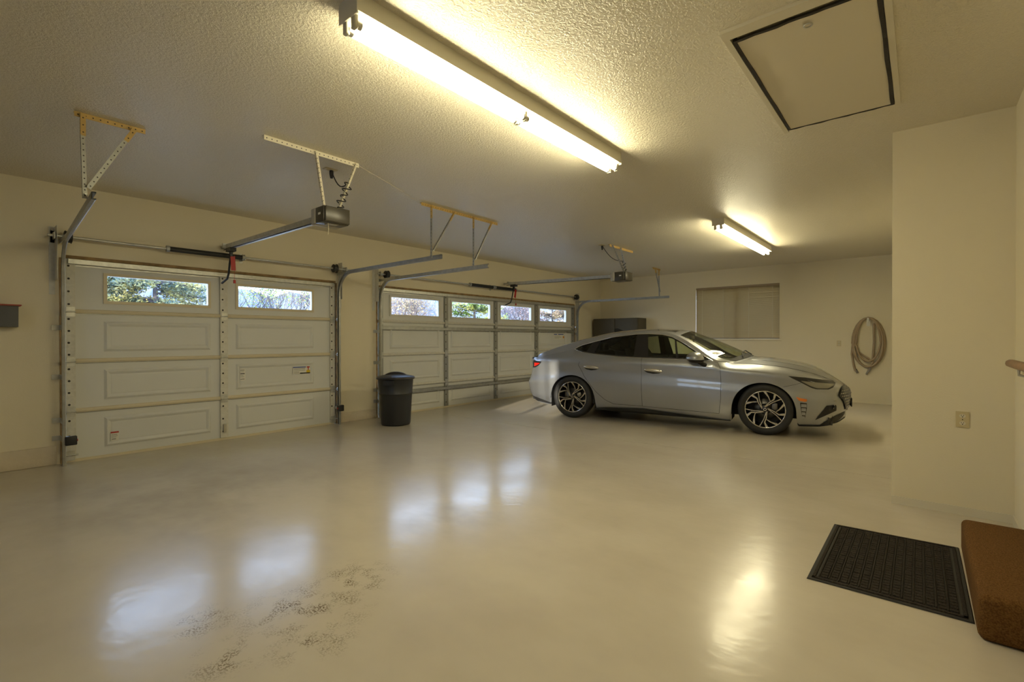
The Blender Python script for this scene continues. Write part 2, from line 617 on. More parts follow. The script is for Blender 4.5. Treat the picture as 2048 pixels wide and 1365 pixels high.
# weathered wooden stops over the doors
for nm, (a, b), lb in (('trim_1', D1, 'weathered brown wooden stop above the smaller garage door'),
                       ('trim_2', D2, 'weathered brown wooden stop above the wide garage door')):
    q = MB()
    q.box(a - .02, b + .02, D - .010, D + .02, DTOP - .002, DTOP + .030)
    q.box(a - .045, a - .02, D - .006, D + .05, 0, DTOP)
    q.box(b + .02, b + .045, D - .006, D + .05, 0, DTOP)
    tag(q.build(nm, 'trim_wood'), lb, 'trim', kind='structure')

# outdoors
g = MB()
for x0, x1, y0, y1 in ((-70, XL - .2, -60, 80), (L + .2, 80, -60, 80), (XL - .2, L + .2, D + .32, 80), (XL - .2, L + .2, -60, PR - .25)):
    g.box(x0, x1, y0, y1, -.3, -.03)
tag(g.build('driveway', 'concrete_out'), 'pale concrete ground outside the garage doors', 'driveway', kind='structure')

# ------------------------------------------------------------------ overhead doors
def raised_panel(x0, x1, z0, z1, yf):
    """embossed rectangle standing proud of the door face at y=yf (towards -y)"""
    q = MB()
    def ring(i, y):
        return [(x0 + i, y, z0 + i), (x1 - i, y, z0 + i), (x1 - i, y, z1 - i), (x0 + i, y, z1 - i)]
    lv = [ring(0, yf), ring(.022, yf - .016), ring(.030, yf - .016), ring(.056, yf + .0005 - .002), ring(.060, yf - .002), ring(.066, yf - .003)]
    vs = [p_ for r_ in lv for p_ in r_]
    fs = []
    for k in range(len(lv) - 1):
        for j in range(4):
            fs.append((k * 4 + j, k * 4 + (j + 1) % 4, (k + 1) * 4 + (j + 1) % 4, (k + 1) * 4 + j))
    e = (len(lv) - 1) * 4
    fs.append((e, e + 1, e + 2, e + 3))
    return q.add(vs, fs)

def stile(x0, x1, z0, z1, y0, y1, holes=True):
    q = MB()
    q.box(x0, x1, y0, y1, z0, z1)
    if holes:
        q.cur = 1
        n = max(3, int((z1 - z0) / .12))
        for i in range(n):
            z = z0 + (i + .5) * (z1 - z0) / n
            x = x0 + (x1 - x0) * (.3 if i % 2 else .32)
            a = [(x + .011 * math.cos(t * math.pi / 4), y0 - .0012, z + .011 * math.sin(t * math.pi / 4)) for t in range(8)]
            q.add(a, [tuple(range(8))])
    return q

def garage_door(name, label, X, joints, cols, stiles, winz, light_stile, extra_struts):
    x0, x1 = X
    t = thing(name, label, 'garage door', ((x0 + x1) / 2, D + .03, 0), kind='structure')
    yf = D + .012
    sm = 'stile_white' if light_stile else 'stile_grey'
    for k in range(4):
        z0, z1 = joints[k], joints[k + 1]
        top = k == 3
        sec = MB()
        if top:
            wz0, wz1 = winz
            cuts = [x0] + [c for a, b in cols for c in (a + .03, b - .03)] + [x1]
            for i in range(0, len(cuts), 2):
                sec.box(cuts[i], cuts[i + 1], yf, yf + .04, z0, z1)
            for i in range(1, len(cuts) - 1, 2):
                sec.box(cuts[i], cuts[i + 1], yf, yf + .04, z0, wz0)
                sec.box(cuts[i], cuts[i + 1], yf, yf + .04, wz1, z1)
        else:
            sec.box(x0, x1, yf, yf + .04, z0 + .001, z1 - .001)
        so = sec.build('door_section', 'door_paint', t)
        for a, b in cols:
            if top:
                fr = MB()
                fw = .032
                A, B_, C_, D_ = a - .002, b + .002, winz[0] - fw, winz[1] + fw
                fr.box(A, B_, yf - .012, yf + .002, winz[1], D_)
                fr.box(A, B_, yf - .012, yf + .002, C_, winz[0])
                fr.box(A, a + .03, yf - .012, yf + .002, winz[0], winz[1])
                fr.box(b - .03, B_, yf - .012, yf + .002, winz[0], winz[1])
                fr.build('window_frame', 'door_lip' if light_stile else 'stile_white', so)
                MB().box(a + .028, b - .028, yf + .018, yf + .024, winz[0] - .002, winz[1] + .002).build('pane', 'pane', so)
            else:
                zz0, zz1 = z0 + .10, z1 - .09
                raised_panel(a, b, zz0, zz1, yf).build('raised_panel', 'door_paint', so)
        if not top:
            q = MB()
            q.prism([(yf + .001, z1 - .014), (yf - .020, z1 - .012), (yf - .024, z1 - .002), (yf - .030, z1 + .000), (yf - .030, z1 + .010), (yf - .022, z1 + .012), (yf - .018, z1 + .024), (yf + .001, z1 + .030)], (x0 + .05, 0, 0), (0, 1, 0), (0, 0, 1), (1, 0, 0), x1 - x0 - .1)
            q.cur = 1
            q.box(x0 + .05, x1 - .05, yf - .006, yf + .001, z1 - .024, z1 - .013)
            q.build('section_lip', ['door_lip' if light_stile else 'stile_white', 'galv_dark'], so)
        for i, (a, b) in enumerate(stiles):
            stile(a, b, z0 + (.012 if k else .02), z1 - .014, yf - .028, yf + .002).build('stile', [sm, 'dark_slot'], so)
            if not top:
                h = MB()
                c = (a + b) / 2
                h.box(c - .034, c + .034, yf - .034, yf - .026, z1 - .05, z1 + .05)
                h.tube([(c - .04, yf - .036, z1), (c + .04, yf - .036, z1)], .007, 6)
                h.build('hinge', 'galv', so)
    # top strut: rolled hat channel
    def strut(z, hgt, m_):
        q = MB()
        q.box(x0 + .02, x1 - .02, yf - .006, yf, z - hgt / 2, z + hgt / 2)
        q.box(x0 + .02, x1 - .02, yf - .055, yf - .006, z + hgt * .18, z + hgt * .26)
        q.box(x0 + .02, x1 - .02, yf - .055, yf - .006, z - hgt * .26, z - hgt * .18)
        q.box(x0 + .02, x1 - .02, yf - .058, yf - .053, z - hgt * .26, z + hgt * .26)
        q.build('strut', m_, t)
    strut(joints[4] - .035, .085, 'galv')
    for z in extra_struts:
        strut(z, .08, 'galv_dark')
    MB().box(x0, x1, yf - .012, yf + .045, 0.0, .028).build('bottom_seal', 'door_lip', t)
    for xx in (x0 + .03, x1 - .03):
        q = MB().box(xx - .035, xx + .035, yf - .034, yf - .02, .02, .12)
        q.tube([(xx - .06, yf - .045, .08), (xx + .06, yf - .045, .08)], .009, 6)
        q.build('bottom_bracket', 'galv', t)
        for z in joints[1:4]:
            r = MB()
            sx = -1 if xx < (x0 + x1) / 2 else 1
            r.tube([(xx, yf - .055, z), (xx + sx * .06, yf - .055, z)], .005, 6)
            r.lathe([(0, 0), (.021, 0), (.021, .012), (0, .012)], (xx + sx * .058 - .006, yf - .055, z), 12, 'x')
            r.build('roller', 'steel', t)
    return t

J1 = [.012, .52, 1.035, 1.55, DTOP]
c1 = [(1.105, 2.125), (2.41, 3.445)]
d1 = garage_door('door_1', 'smaller overhead garage door with two long windows and white perforated stiles', D1, J1, c1,
                 [(.80, .875), (2.225, 2.31), (3.69, 3.76)], (1.68, 1.945), True, [])
J2 = [.012, .47, 1.0, 1.55, DTOP]
c2 = [(4.75, 5.83), (6.10, 7.20), (7.47, 8.55), (8.82, 9.945)]
d2 = garage_door('door_2', 'wide overhead garage door with four windows and grey stiles, behind the car', D2, J2, c2,
                 [(4.53, 4.61), (5.935, 6.02), (7.29, 7.385), (8.655, 8.765), (10.15, 10.26)], (1.672, 1.955), False, [1.44, .36])
MB().box(2.25, 2.285, D - .035, D - .018, .10, .20).build('lift_handle', 'steel', d1)
MB().box(7.32, 7.355, D - .035, D - .018, .10, .20).build('lift_handle', 'steel', d2)

# stickers printed flat on the doors
def sticker(parent, x0, x1, z0, z1, strips, name='sticker'):
    q = MB()
    y = D - .002
    q.add([(x0, y, z0), (x1, y, z0), (x1, y, z1), (x0, y, z1)], [(0, 1, 2, 3)])
    ms = ['label_white']
    for a, b, c, d, m_ in strips:
        if m_ not in ms:
            ms.append(m_)
        q.cur = ms.index(m_)
        xa, xb, za, zb = x0 + a * (x1 - x0), x0 + b * (x1 - x0), z0 + c * (z1 - z0), z0 + d * (z1 - z0)
        q.add([(xa, y - .0008, za), (xb, y - .0008, za), (xb, y - .0008, zb), (xa, y - .0008, zb)], [(0, 1, 2, 3)])
    o = q.build(name, ms, parent)
    return o
tag(sticker(d1, 3.14, 3.385, .775, .875, [(0, .75, .86, 1, 'label_blue'), (.8, .98, .84, 1, 'label_red'), (.40, 1, 0, .16, 'ink'), (.78, 1, .16, .5, 'label_yellow'),
                                           (.86, .92, .5, .84, 'label_red'), (.05, .7, .7, .76, 'ink_pale'), (.05, .7, .58, .62, 'ink_pale'), (.05, .7, .44, .48, 'ink_pale'), (.05, .36, .28, .32, 'ink_pale'), (.05, .36, .16, .20, 'ink_pale')]), 'white warning sticker with blue, red and yellow blocks')
tag(sticker(d1, 2.455, 2.52, .73, .885, [(.05, .8, .84, .90, 'ink_pale'), (.05, .7, .72, .75, 'ink_pale'), (.05, .85, .54, .61, 'ink'), (.05, .6, .42, .45, 'ink_pale'), (.05, .7, .3, .33, 'ink_pale'), (.05, .8, .1, .14, 'ink')]), 'small white sticker with rows of dark print')
tag(sticker(d1, 1.155, 1.225, .165, .265, [(0, 1, .84, 1, 'label_red'), (.1, .8, .65, .7, 'ink_pale'), (.1, .85, .5, .55, 'ink_pale'), (.1, .7, .36, .4, 'ink_pale'), (.15, .65, .16, .22, 'ink')]), 'small white sticker with a red band')
tag(sticker(d2, 9.40, 9.83, 1.245, 1.375, [(0, .30, .84, 1, 'label_blue'), (.40, .93, .84, 1, 'label_blue'), (.86, 1, .22, .6, 'label_orange'), (.05, .6, .6, .65, 'ink_pale'), (.05, .7, .4, .45, 'ink_pale'), (.05, .5, .2, .25, 'ink_pale')]), 'white sticker with dark blue strips and an orange block')

# ------------------------------------------------------------------ tracks
def arc_track(p_floor, x_end, y_end, z_end, r=.32):
    """path of a track: vertical, quarter bend, then back under the ceiling"""
    x0, y0 = p_floor
    pts = [(x0, y0, .0), (x0, y0, .7), (x0, y0, 1.4), (x0, y0, z_end - r)]
    for i in range(1, 9):
        a = math.pi / 2 * i / 8
        pts.append((x0, y0 - r * (1 - math.cos(a)), z_end - r + r * math.sin(a)))
    yb = y0 - r
    for i in range(1, 5):
        t_ = i / 4
        pts.append((x0 + (x_end - x0) * t_, yb + (y_end - yb) * t_, z_end))
    return pts

def channel(mb, pts, side, w=.05, d=.026, th=.004):
    """C-shaped rolled track swept along pts lying in a plane x ~ const; open towards `side` (+1/-1 in x)"""
    prof = [(side * d, -w / 2), (side * d * .75, -w / 2 - .003), (0, -w / 2), (0, w / 2), (side * d * .75, w / 2 + .003), (side * d, w / 2),
            (side * d, w / 2 - .006), (side * th, w / 2 - th), (side * th, -w / 2 + th), (side * d, -w / 2 + .006)]
    rows = []
    k = len(pts)
    P = [Vector(q) for q in pts]
    for i in range(k):
        d_ = (P[min(i + 1, k - 1)] - P[max(i - 1, 0)]).normalized()
        x = Vector((1, 0, 0))
        n = d_.cross(x).normalized()
        x2 = n.cross(d_).normalized()
        rows.append([P[i] + x2 * a + n * b for a, b in prof] + [P[i] + x2 * prof[0][0] + n * prof[0][1]])
    mb.grid(rows, False)

def angle_iron(mb, a, b, w=.032, n1=(1, 0, 0), n2=None, holes=True):
    """L-section perforated angle from a to b: two thin flanges; material 1 = holes"""
    a, b = Vector(a), Vector(b)
    d = (b - a).normalized()
    u = Vector(n1)
    u = (u - d * u.dot(d)).normalized()
    v = d.cross(u).normalized() if n2 is None else Vector(n2)
    th = .003
    ln = (b - a).length
    mb.obox((a + b) / 2 + u * w / 2, d, u, v, ln / 2, w / 2, th / 2)
    mb.obox((a + b) / 2 + v * w / 2, d, v, u, ln / 2, w / 2, th / 2)
    if holes:
        c = mb.cur
        mb.cur = 1
        n = max(2, int(ln / .038))
        for i in range(n):
            p_ = a + d * (i + .5) * ln / n
            for s_, (e, g) in ((1, (u, v)), (-1, (u, v)), (1, (v, u)), (-1, (v, u))):
                q = p_ + e * w * .52 + g * s_ * (th / 2 + .0006)
                mb.add([q + (d * math.cos(t * math.pi / 3) + e * math.sin(t * math.pi / 3)) * .005 for t in range(6)], [tuple(range(6))])
        mb.cur = c

def door_track(label, foot, xe, ye, ze, side, r, plate_x, sensor):
    t = thing('door_track', label, 'door track', (foot[0], foot[1], 0), 'garage door tracks')
    pts = arc_track(foot, xe, ye, ze, r)
    q = MB()
    channel(q, pts, side)
    q.build('rail', 'galv_dark', t)
    # wall angle and jamb brackets
    q = MB()
    q.cur = 0
    s_ = -side
    xo = foot[0] + s_ * .03
    q.box(min(xo, xo + s_ * .045), max(xo, xo + s_ * .045), D - .006, D - .001, 1.72, 2.40)
    q.box(xo - .002, xo + .002, foot[1] - .02, D - .001, 1.86, 2.40)
    q.build('wall_angle', 'stile_white', t)
    for z in (.24, .42, .86, 1.36):
        q = MB()
        q.box(min(foot[0], xo + s_ * .03), max(foot[0], xo + s_ * .03), D - .009, D - .005, z, z + .05)
        q.box(foot[0] - .002, foot[0] + .002, foot[1] - .01, D - .005, z, z + .05)
        q.build('jamb_bracket', 'galv', t)
    # header stub that carries the curve
    q = MB()
    q.bar((foot[0], D - .01, ze + .0), (foot[0], foot[1] - r - .1, ze), .004, .045)
    q.build('curve_brace', 'galv', t)
    return t

door_track('left track of the smaller garage door, bending toward the ceiling', (.755, 6.53), .655, 4.33, 2.255, 1, .30, .72, 1)
door_track('right track of the smaller garage door, beside the cream wall pier', (3.80, 6.58), 3.80, 4.30, 2.235, -1, .32, 3.83, 1)
door_track('left track of the wide garage door, behind the trash can', (4.49, 6.58), 4.49, 4.22, 2.20, 1, .30, 4.45, 1)
door_track('right track of the wide garage door, above the car roof', (10.31, 6.58), 10.37, 4.24, 2.185, -1, .32, 10.35, 1)

# hangers for the tracks
def hanger(label, yc, xa, xb, drops, m_top='angle_gold'):
    """ceiling angle from xa to xb with drops: (x_top, x_bottom, z_bottom, x_brace_top, z_brace_bottom)"""
    t = thing('track_hanger', label, 'bracket', ((xa + xb) / 2, yc, H), 'track hangers')
    q = MB()
    angle_iron(q, (xa, yc, H - .002), (xb, yc, H - .002), .034, (0, 0, -1))
    q.build('ceiling_angle', [m_top, 'dark_slot'], t)
    for xt, xo, zb, xr, zr in drops:
        q = MB()
        angle_iron(q, (xt, yc - .004, H - .16), (xo, yc - .004, zb), .027, (1, 0, 0))
        q.build('drop_strap', ['galv_dark', 'dark_slot'], t)
        q = MB()
        angle_iron(q, (xt, yc - .004, H - .01), (xt, yc - .004, H - .16), .0305, (1, 0, 0))
        q.build('painted_end', [m_top, 'dark_slot'], t)
        a, b = Vector((xr, yc - .01, H - .02)), Vector((xo + .02, yc - .01, zr))
        mid = a.lerp(b, .2)
        q = MB()
        angle_iron(q, mid, b, .027, (1, 0, 0))
        q.build('brace', ['galv_dark', 'dark_slot'], t)
        q = MB()
        angle_iron(q, a, mid, .0305, (1, 0, 0))
        q.build('painted_end', [m_top, 'dark_slot'], t)
        q = MB()
        q.tube([(xo + .015, yc - .02, zb + .03), (xo + .015, yc + .02, zb + .03)], .006, 6)
        q.build('bolt', 'steel', t)
    return t
hanger('yellow-topped perforated hanger at far left, over the smaller door', 4.45, .585, .985, [(.615, .625, 2.25, .905, 2.33)])
hanger('long yellow hanger with two drops, over the cream wall pier', 4.40, 3.57, 4.88, [(3.70, 3.70, 2.22, 4.06, 2.31), (4.40, 4.40, 2.20, 4.74, 2.29)])
hanger('short yellow hanger above the far end of the wide door', 4.53, 10.16, 10.56, [(10.44, 10.47, 2.19, 10.22, 2.32)])

# ------------------------------------------------------------------ torsion shafts
def torsion(label, xa, xb, springs, drums, centre, label_spring):
    t = thing('torsion_shaft', label, 'shaft', ((xa + xb) / 2, 6.56, 2.30), 'torsion shafts')
    MB().tube([(xa, 6.56, 2.30), (xb, 6.56, 2.30)], .0135, 10).build('shaft', 'galv', t)
    for a, b in springs:
        q = MB()
        n = int((b - a) / .011)
        prof = []
        for i in range(n):
            x = i * (b - a) / n
            prof += [(.026, x), (.031, x + (b - a) / n * .5)]
        prof.append((.026, b - a))
        q.lathe(prof, (a, 6.56, 2.30), 14, 'x')
        o = q.build('spring', 'black_metal', t)
        for x in (a - .02, b - .01):
            MB().lathe([(.013, 0), (.036, 0), (.036, .03), (.013, .03)], (x, 6.56, 2.30), 14, 'x', False).build('winding_cone', 'galv_dark', o)
    for x in drums:
        MB().lathe([(.013, -.02), (.05, -.02), (.062, -.012), (.055, .0), (.06, .03), (.068, .035), (.05, .042), (.013, .042)], (x, 6.56, 2.30), 20, 'x').build('cable_drum', 'black_metal', t)
    for x in (xa + .05, centre, xb - .06):
        q = MB()
        q.box(x - .002, x + .002, 6.53, D - .002, 2.265, 2.335)
        q.box(x - .02, x + .02, D - .006, D - .002, 2.24, 2.36)
        q.lathe([(.013, -.01), (.03, -.01), (.03, .01), (.013, .01)], (x, 6.56, 2.30), 12, 'x')
        q.build('bearing_plate', 'galv', t)
torsion('torsion shaft with one black spring, above the smaller garage door', .66, 3.95, [(1.66, 2.45)], (.80, 3.70), 2.47, 'black spring')
torsion('torsion shaft with two black springs, above the wide garage door', 4.44, 10.36, [(6.50, 7.14), (7.20, 7.84)], (4.60, 10.20), 7.17, 'black spring')

# lift cables run beside the tracks
for i, (x, lb) in enumerate(((.79, 'left of the smaller garage door'), (3.775, 'right of the smaller garage door'), (4.53, 'left of the wide garage door'), (10.27, 'right of the wide garage door'))):
    tag(MB().tube([(x, 6.63, .05), (x, 6.615, 2.26)], .002, 5).build('lift_cable', 'galv_dark', base=(x, 6.63, .05)), 'thin steel lift cable ' + lb, 'cable', 'lift cables')

# ------------------------------------------------------------------ openers
def opener(label, X, box, rail_y, rail_z0, rail_z1, bracket, straps, gold, tag_tilt):
    """box = (x0,x1,y0,y1,z0,z1)"""
    x0, x1, y0, y1, z0, z1 = box
    t = thing('garage_door_opener', label, 'opener', ((x0 + x1) / 2, (y0 + y1) / 2, z0), 'garage door openers')
    hs = MB().bevbox(x0 + .004, x1, y0 + .03, y1 - .08, z0, z1, .005, 2).build('housing', 'opener_face', t)
    MB().bevbox(x0, x1 + .004, y1 - .085, y1, z0 - .003, z1 + .003, .014, 2).build('rear_cover', 'grey_plastic', t)
    q = MB()
    q.bevbox(x0 + .01, x1 - .006, y0, y0 + .04, z0 + .004, z1 - .003, .006, 2)
    q.build('lamp_lens', 'opener_face', t)
    MB().box(x0 + .003, x0 + .0055, y0 + .08, y0 + .12, (z0 + z1) / 2 + .0, (z0 + z1) / 2 + .018).build('brand_mark', 'label_white', hs)
    MB().box(x0 + .07, x1 - .08, y0 + .06, y0 + .13, z0 - .002, z0 + .001).build('rating_plate', 'grey_plastic', hs)
    q = MB()
    q.bar((X, y1 - .02, rail_z1), (X, rail_y, rail_z0), .045, .05)
    q.bar((X, y1 - .02, rail_z1 - .028), (X, rail_y, rail_z0 - .028), .062, .008)
    q.build('rail', 'galv', t)
    MB().tube([(X - .018, y1, rail_z1 - .036), (X - .018, rail_y + .06, rail_z0 - .036)], .005, 6).build('chain', 'black_metal', t)
    q = MB()
    q.box(X - .05, X + .05, rail_y - .01, rail_y + .03, rail_z0 - .02, rail_z0 + .035)
    q.box(X - .02, X + .02, rail_y, D - .002, rail_z0 - .01, rail_z0 + .02)
    q.build('header_bracket', 'galv', t)
    # trolley, curved arm, release tag and cord
    yt = rail_y - .12
    q = MB()
    q.box(X - .035, X + .035, yt - .07, yt + .07, rail_z0 - .075, rail_z0 - .03)
    q.box(X - .014, X + .014, yt - .02, yt + .02, rail_z0 - .13, rail_z0 - .06)
    tr = q.build('trolley', 'black_plastic', t)
    arm = [(X, yt, rail_z0 - .11), (X - .005, yt + .03, rail_z0 - .22), (X - .008, yt + .05, rail_z0 - .33), (X - .015, yt + .08, rail_z0 - .40), (X - .03, D - .06, rail_z0 - .445)]
    MB().tube(arm, .012, 8).build('curved_arm', 'black_metal', t)
    q = MB()
    cx_, cy_, cz_ = X + .012, yt - .03, rail_z0 - .12
    q.obox((cx_ + .0, cy_, cz_ - .10), Vector((1, 0, tag_tilt)).normalized(), (0, 1, 0), Vector((-tag_tilt, 0, 1)).normalized(), .026, .002, .085)
    q.build('release_tag', 'red_plastic', t)
    q = MB()
    q.tube([(cx_ + .016, cy_, cz_), (cx_ + .014, cy_, cz_ - .30)], .002, 5)
    q.box(cx_ + .004, cx_ + .026, cy_ - .01, cy_ + .01, cz_ - .34, cz_ - .30)
    q.build('pull_cord', 'red_plastic', t)
    # ceiling bracket and straps
    bx0, bx1, by = bracket
    q = MB()
    angle_iron(q, (bx0, by, H - .002), (bx1, by, H - .002), .036, (0, 0, -1))
    q.build('ceiling_angle', ['angle_gold' if gold else 'angle_white', 'dark_slot'], t)
    for xt, xb_ in straps:
        q = MB()
        angle_iron(q, (xt, by - .004, H - .01), (xb_, y0 + .08, z1 - .01), .03, (1, 0, 0))
        q.build('strap', ['galv' if gold else 'angle_white', 'dark_slot'], t)
    return t
op1 = opener('near garage door opener with white perforated bracket and straps', 2.26, (2.136, 2.384, 3.94, 4.19, 2.295, 2.435), 6.52, 2.405, 2.385,
             (1.60, 2.42, 3.86), [(2.00, 2.16), (2.375, 2.29)], False, .05)
op2 = opener('far garage door opener with yellow bracket, above the car', 7.60, (7.47, 7.74, 3.82, 4.11, 2.26, 2.41), 6.52, 2.41, 2.36,
             (7.20, 8.05, 3.97), [(7.26, 7.56), (7.55, 7.63)], True, -.18)

def coil_cord(label, plug, turns_from, turns_to, n, r, end):
    pts = []
    a = Vector(plug)
    b = Vector(turns_from)
    for i in range(9):
        s_ = i / 8
        p_ = a.lerp(b, s_)
        p_.z -= .10 * math.sin(math.pi * s_) * (1 - s_ * .3)
        pts.append(p_)
    c = Vector(turns_to)
    d = (c - b).normalized()
    u = d.orthogonal().normalized()
    v = d.cross(u)
    m = n * 10
    for i in range(1, m + 1):
        s_ = i / m
        an = 2 * math.pi * n * s_
        pts.append(b.lerp(c, s_) + (u * math.cos(an) + v * math.sin(an)) * r * (1 + .2 * math.sin(an * .37)))
    pts.append(Vector(end))
    t = thing('power_cord', label, 'cord', plug, 'opener power cords')
    MB().tube(pts, .0055, 6).build('cable', 'black_plastic', t)
    MB().lathe([(0, -.07), (.012, -.068), (.019, -.03), (.019, 0), (0, 0)], plug, 10).build('plug', 'black_plastic', t)
coil_cord('black power cord wound round the strap of the near opener', (2.34, 4.19, H - .012), (2.345, 3.90, 2.66), (2.30, 3.99, 2.45), 4, .032, (2.30, 4.05, 2.425))
coil_cord('black power cord wound round the strap of the far opener', (7.20, 4.11, H - .012), (7.60, 3.92, 2.60), (7.62, 3.90, 2.45), 3, .025, (7.63, 3.95, 2.40))
def ceiling_outlet(label, x, y):
    t = thing('ceiling_outlet', label, 'outlet', (x, y, H), 'ceiling outlets')
    MB().bevbox(x - .07, x + .045, y - .035, y + .035, H - .008, H + .001, .003).build('plate', 'outlet', t)
    MB().lathe([(0, -.012), (.017, -.012), (.017, 0)], (x - .035, y, H), 12).build('receptacle', 'outlet', t)
ceiling_outlet('tan ceiling outlet plate beside the near opener', 2.34, 4.19)
ceiling_outlet('tan ceiling outlet plate beside the far opener', 7.20, 4.11)
# tie string across the ceiling
tag(MB().tube([(2.42, 3.86, H - .02), (3.0, 4.14, H - .006), (3.62, 4.43, H - .02)], .003, 5).build('string', 'cord_white', base=(2.42, 3.86, H - .02)), 'pale string stretched along the ceiling from near opener bracket to hanger', 'string')
tag(MB().tube([(2.20, 4.0, 2.296), (2.205, 4.0, 2.24), (2.20, 4.0, 2.19)], .0025, 5).build('antenna_wire', 'cord_white', base=(2.20, 4.0, 2.296)), 'short pale wire dangling under the near opener', 'wire')

# safety sensors
def sensor(label, x, s_):
    t = thing('safety_sensor', label, 'sensor', (x, 6.5, .19), 'door safety sensors')
    MB().bevbox(x - .045, x + .045, 6.465, 6.52, .205, .295, .008).build('case', 'black_plastic', t)
    MB().box(x - .01, x + .01, 6.52, D - .01, .23, .26).build('arm', 'galv', t)
    MB().lathe([(0, 0), (.013, 0), (.013, .006), (0, .006)], (x + s_ * .045 - (.006 if s_ < 0 else 0), 6.49, .25), 10, 'x').build('lens', 'label_red', t)
sensor('black safety sensor box at the left foot of the smaller door', .815, 1)
sensor('black safety sensor box at the right foot of the smaller door', 3.755, -1)
sensor('black safety sensor box at the foot of the wide door behind the trash can', 4.56, 1)

# ------------------------------------------------------------------ fluorescent fixtures
def fixture(label, x0, x1, yc, group='fluorescent ceiling lights'):
    t = thing('fluorescent_light', label, 'ceiling light', ((x0 + x1) / 2, yc, H), group)
    q = MB()
    hw = .074
    q.prism([(-hw, 0), (hw, 0), (hw, -.084), (hw * .5, -.094), (-hw * .5, -.094), (-hw, -.084)], (x0, yc, H), (0, 1, 0), (0, 0, 1), (1, 0, 0), x1 - x0)
    q.build('housing', 'white_enamel', t)
    xm = (x0 + x1) / 2
    for dy in (-.034, .036):
        for a, b in ((x0 + .03, xm - .015), (xm + .015, x1 - .03)):
            o = MB().tube([(a, yc + dy, H - .126), (b, yc + dy, H - .126)], .019, 12).build('lamp_tube', 'tube', t)
            for c, d in ((a - .012, a + .014), (b - .014, b + .012)):
                MB().tube([(c, yc + dy, H - .126), (d, yc + dy, H - .126)], .0195, 12).build('tube_cap', 'steel', o)
        for x in (x0 + .012, xm, x1 - .012):
            q = MB().bevbox(x - .011, x + .011, yc + dy - .016, yc + dy + .016, H - .150, H - .08, .005)
            q.build('lampholder', 'holder', t)
    for x in (x0, x1):
        MB().box(x - .003, x + .003, yc - hw - .003, yc + hw + .003, H - .098, H).build('end_plate', 'white_enamel', t)
fixture('long fluorescent strip light nearest the camera, overhead', 1.215, 3.73, 2.022)
fixture('far fluorescent strip light above the car hood', 6.56, 9.16, 2.03)

# ------------------------------------------------------------------ attic hatch
def hatch():
    t = thing('attic_hatch', 'tan attic hatch panel with black gasket and ring pull, in the ceiling', 'hatch', ((HX0 + HX1) / 2, (HY0 + HY1) / 2, H))
    zt = H - .018
    for a, b, c, d in ((HX0 - .075, HX1 + .03, HY1, HY1 + .03), (HX0 - .075, HX1 + .03, HY0 - .03, HY0), (HX0 - .075, HX0, HY0, HY1)):
        MB().box(a, b, c, d, zt, H).build('trim_board', 'trim_white', t)
    g = .02
    MB().box(HX0 + .055, HX1 - g, HY0 + g, HY1 - g, H - .012, H + .02).build('panel', 'hatch_panel', t)
    def strip(a, b, wd, sag):
        q = MB()
        n = 12
        a, b = Vector(a), Vector(b)
        d = (b - a).normalized()
        sd = Vector((-d.y, d.x, 0))
        pts = []
        for i in range(n + 1):
            p_ = a.lerp(b, i / n)
            p_ += sd * .002 * math.sin(i * 1.3) + Vector((0, 0, .002 * math.sin(i * 2.1) - sag * math.sin(math.pi * i / n)))
            pts.append(p_)
        rows = [[p_ - sd * wd / 2, p_ - sd * wd / 2 + Vector((0, 0, -.012)), p_ + sd * wd / 2 + Vector((0, 0, -.012)), p_ + sd * wd / 2] for p_ in pts]
        q.grid(rows, False)
        return q
    z = H - .004
    strip((HX0 + .045, HY0 + .01, z), (HX0 + .045, HY1 - .005, z), .018, 0).build('gasket', 'gasket', t)
    strip((HX0 + .045, HY1 - .012, z), (HX1 - .01, HY1 - .012, z), .018, .004).build('gasket', 'gasket', t)
    strip((HX0 + .045, HY0 + .012, z), (HX1 - .01, HY0 + .012, z), .020, .004).build('gasket', 'gasket', t)
    strip((HX1 - .012, HY0 + .01, z), (HX1 - .012, HY1 - .01, z), .010, 0).build('gasket', 'gasket', t)
    q = MB()
    c = Vector((HX0 + .115, (HY0 + HY1) / 2 - .02, H - .026))
    q.tube([c + Vector((.018 * math.cos(a), .018 * math.sin(a), 0)) for a in [2 * math.pi * i / 16 for i in range(16)]], .0035, 6, closed=True)
    q.tube([c + Vector((0, .018, 0)), c + Vector((0, .018, .016))], .003, 6)
    q.build('ring_pull', 'steel', t)
hatch()

# ------------------------------------------------------------------ far window and blind
def window_1():
    t = thing('window_1', 'window with cream sill behind the closed blind', 'window', (L + .06, (WY0 + WY1) / 2, WZ0), kind='structure')
    q = MB()
    for y0, y1, z0, z1 in ((WY0, WY1, WZ0, WZ0 + .04), (WY0, WY1, WZ1 - .04, WZ1), (WY0, WY0 + .04, WZ0, WZ1), (WY1 - .04, WY1, WZ0, WZ1), ((WY0 + WY1) / 2 - .03, (WY0 + WY1) / 2 + .03, WZ0, WZ1)):
        q.box(L + .085, L + .13, y0, y1, z0, z1)
    q.build('frame', 'trim_white', t)
    for y0, y1 in ((WY0 + .04, (WY0 + WY1) / 2 - .03), ((WY0 + WY1) / 2 + .03, WY1 - .04)):
        MB().box(L + .103, L + .109, y0, y1, WZ0 + .04, WZ1 - .04).build('pane', 'pane', t)
    MB().bevbox(L - .03, L + .085, WY0 - .03, WY1 + .03, WZ0 - .03, WZ0, .005).build('sill', 'wall', t)
    for sd in (WY0 - .003, WY1 + .003):
        MB().box(L - .004, L + .01, sd - .012, sd + .012, WZ0, WZ1).build('corner_bead', 'wall', t)
window_1()
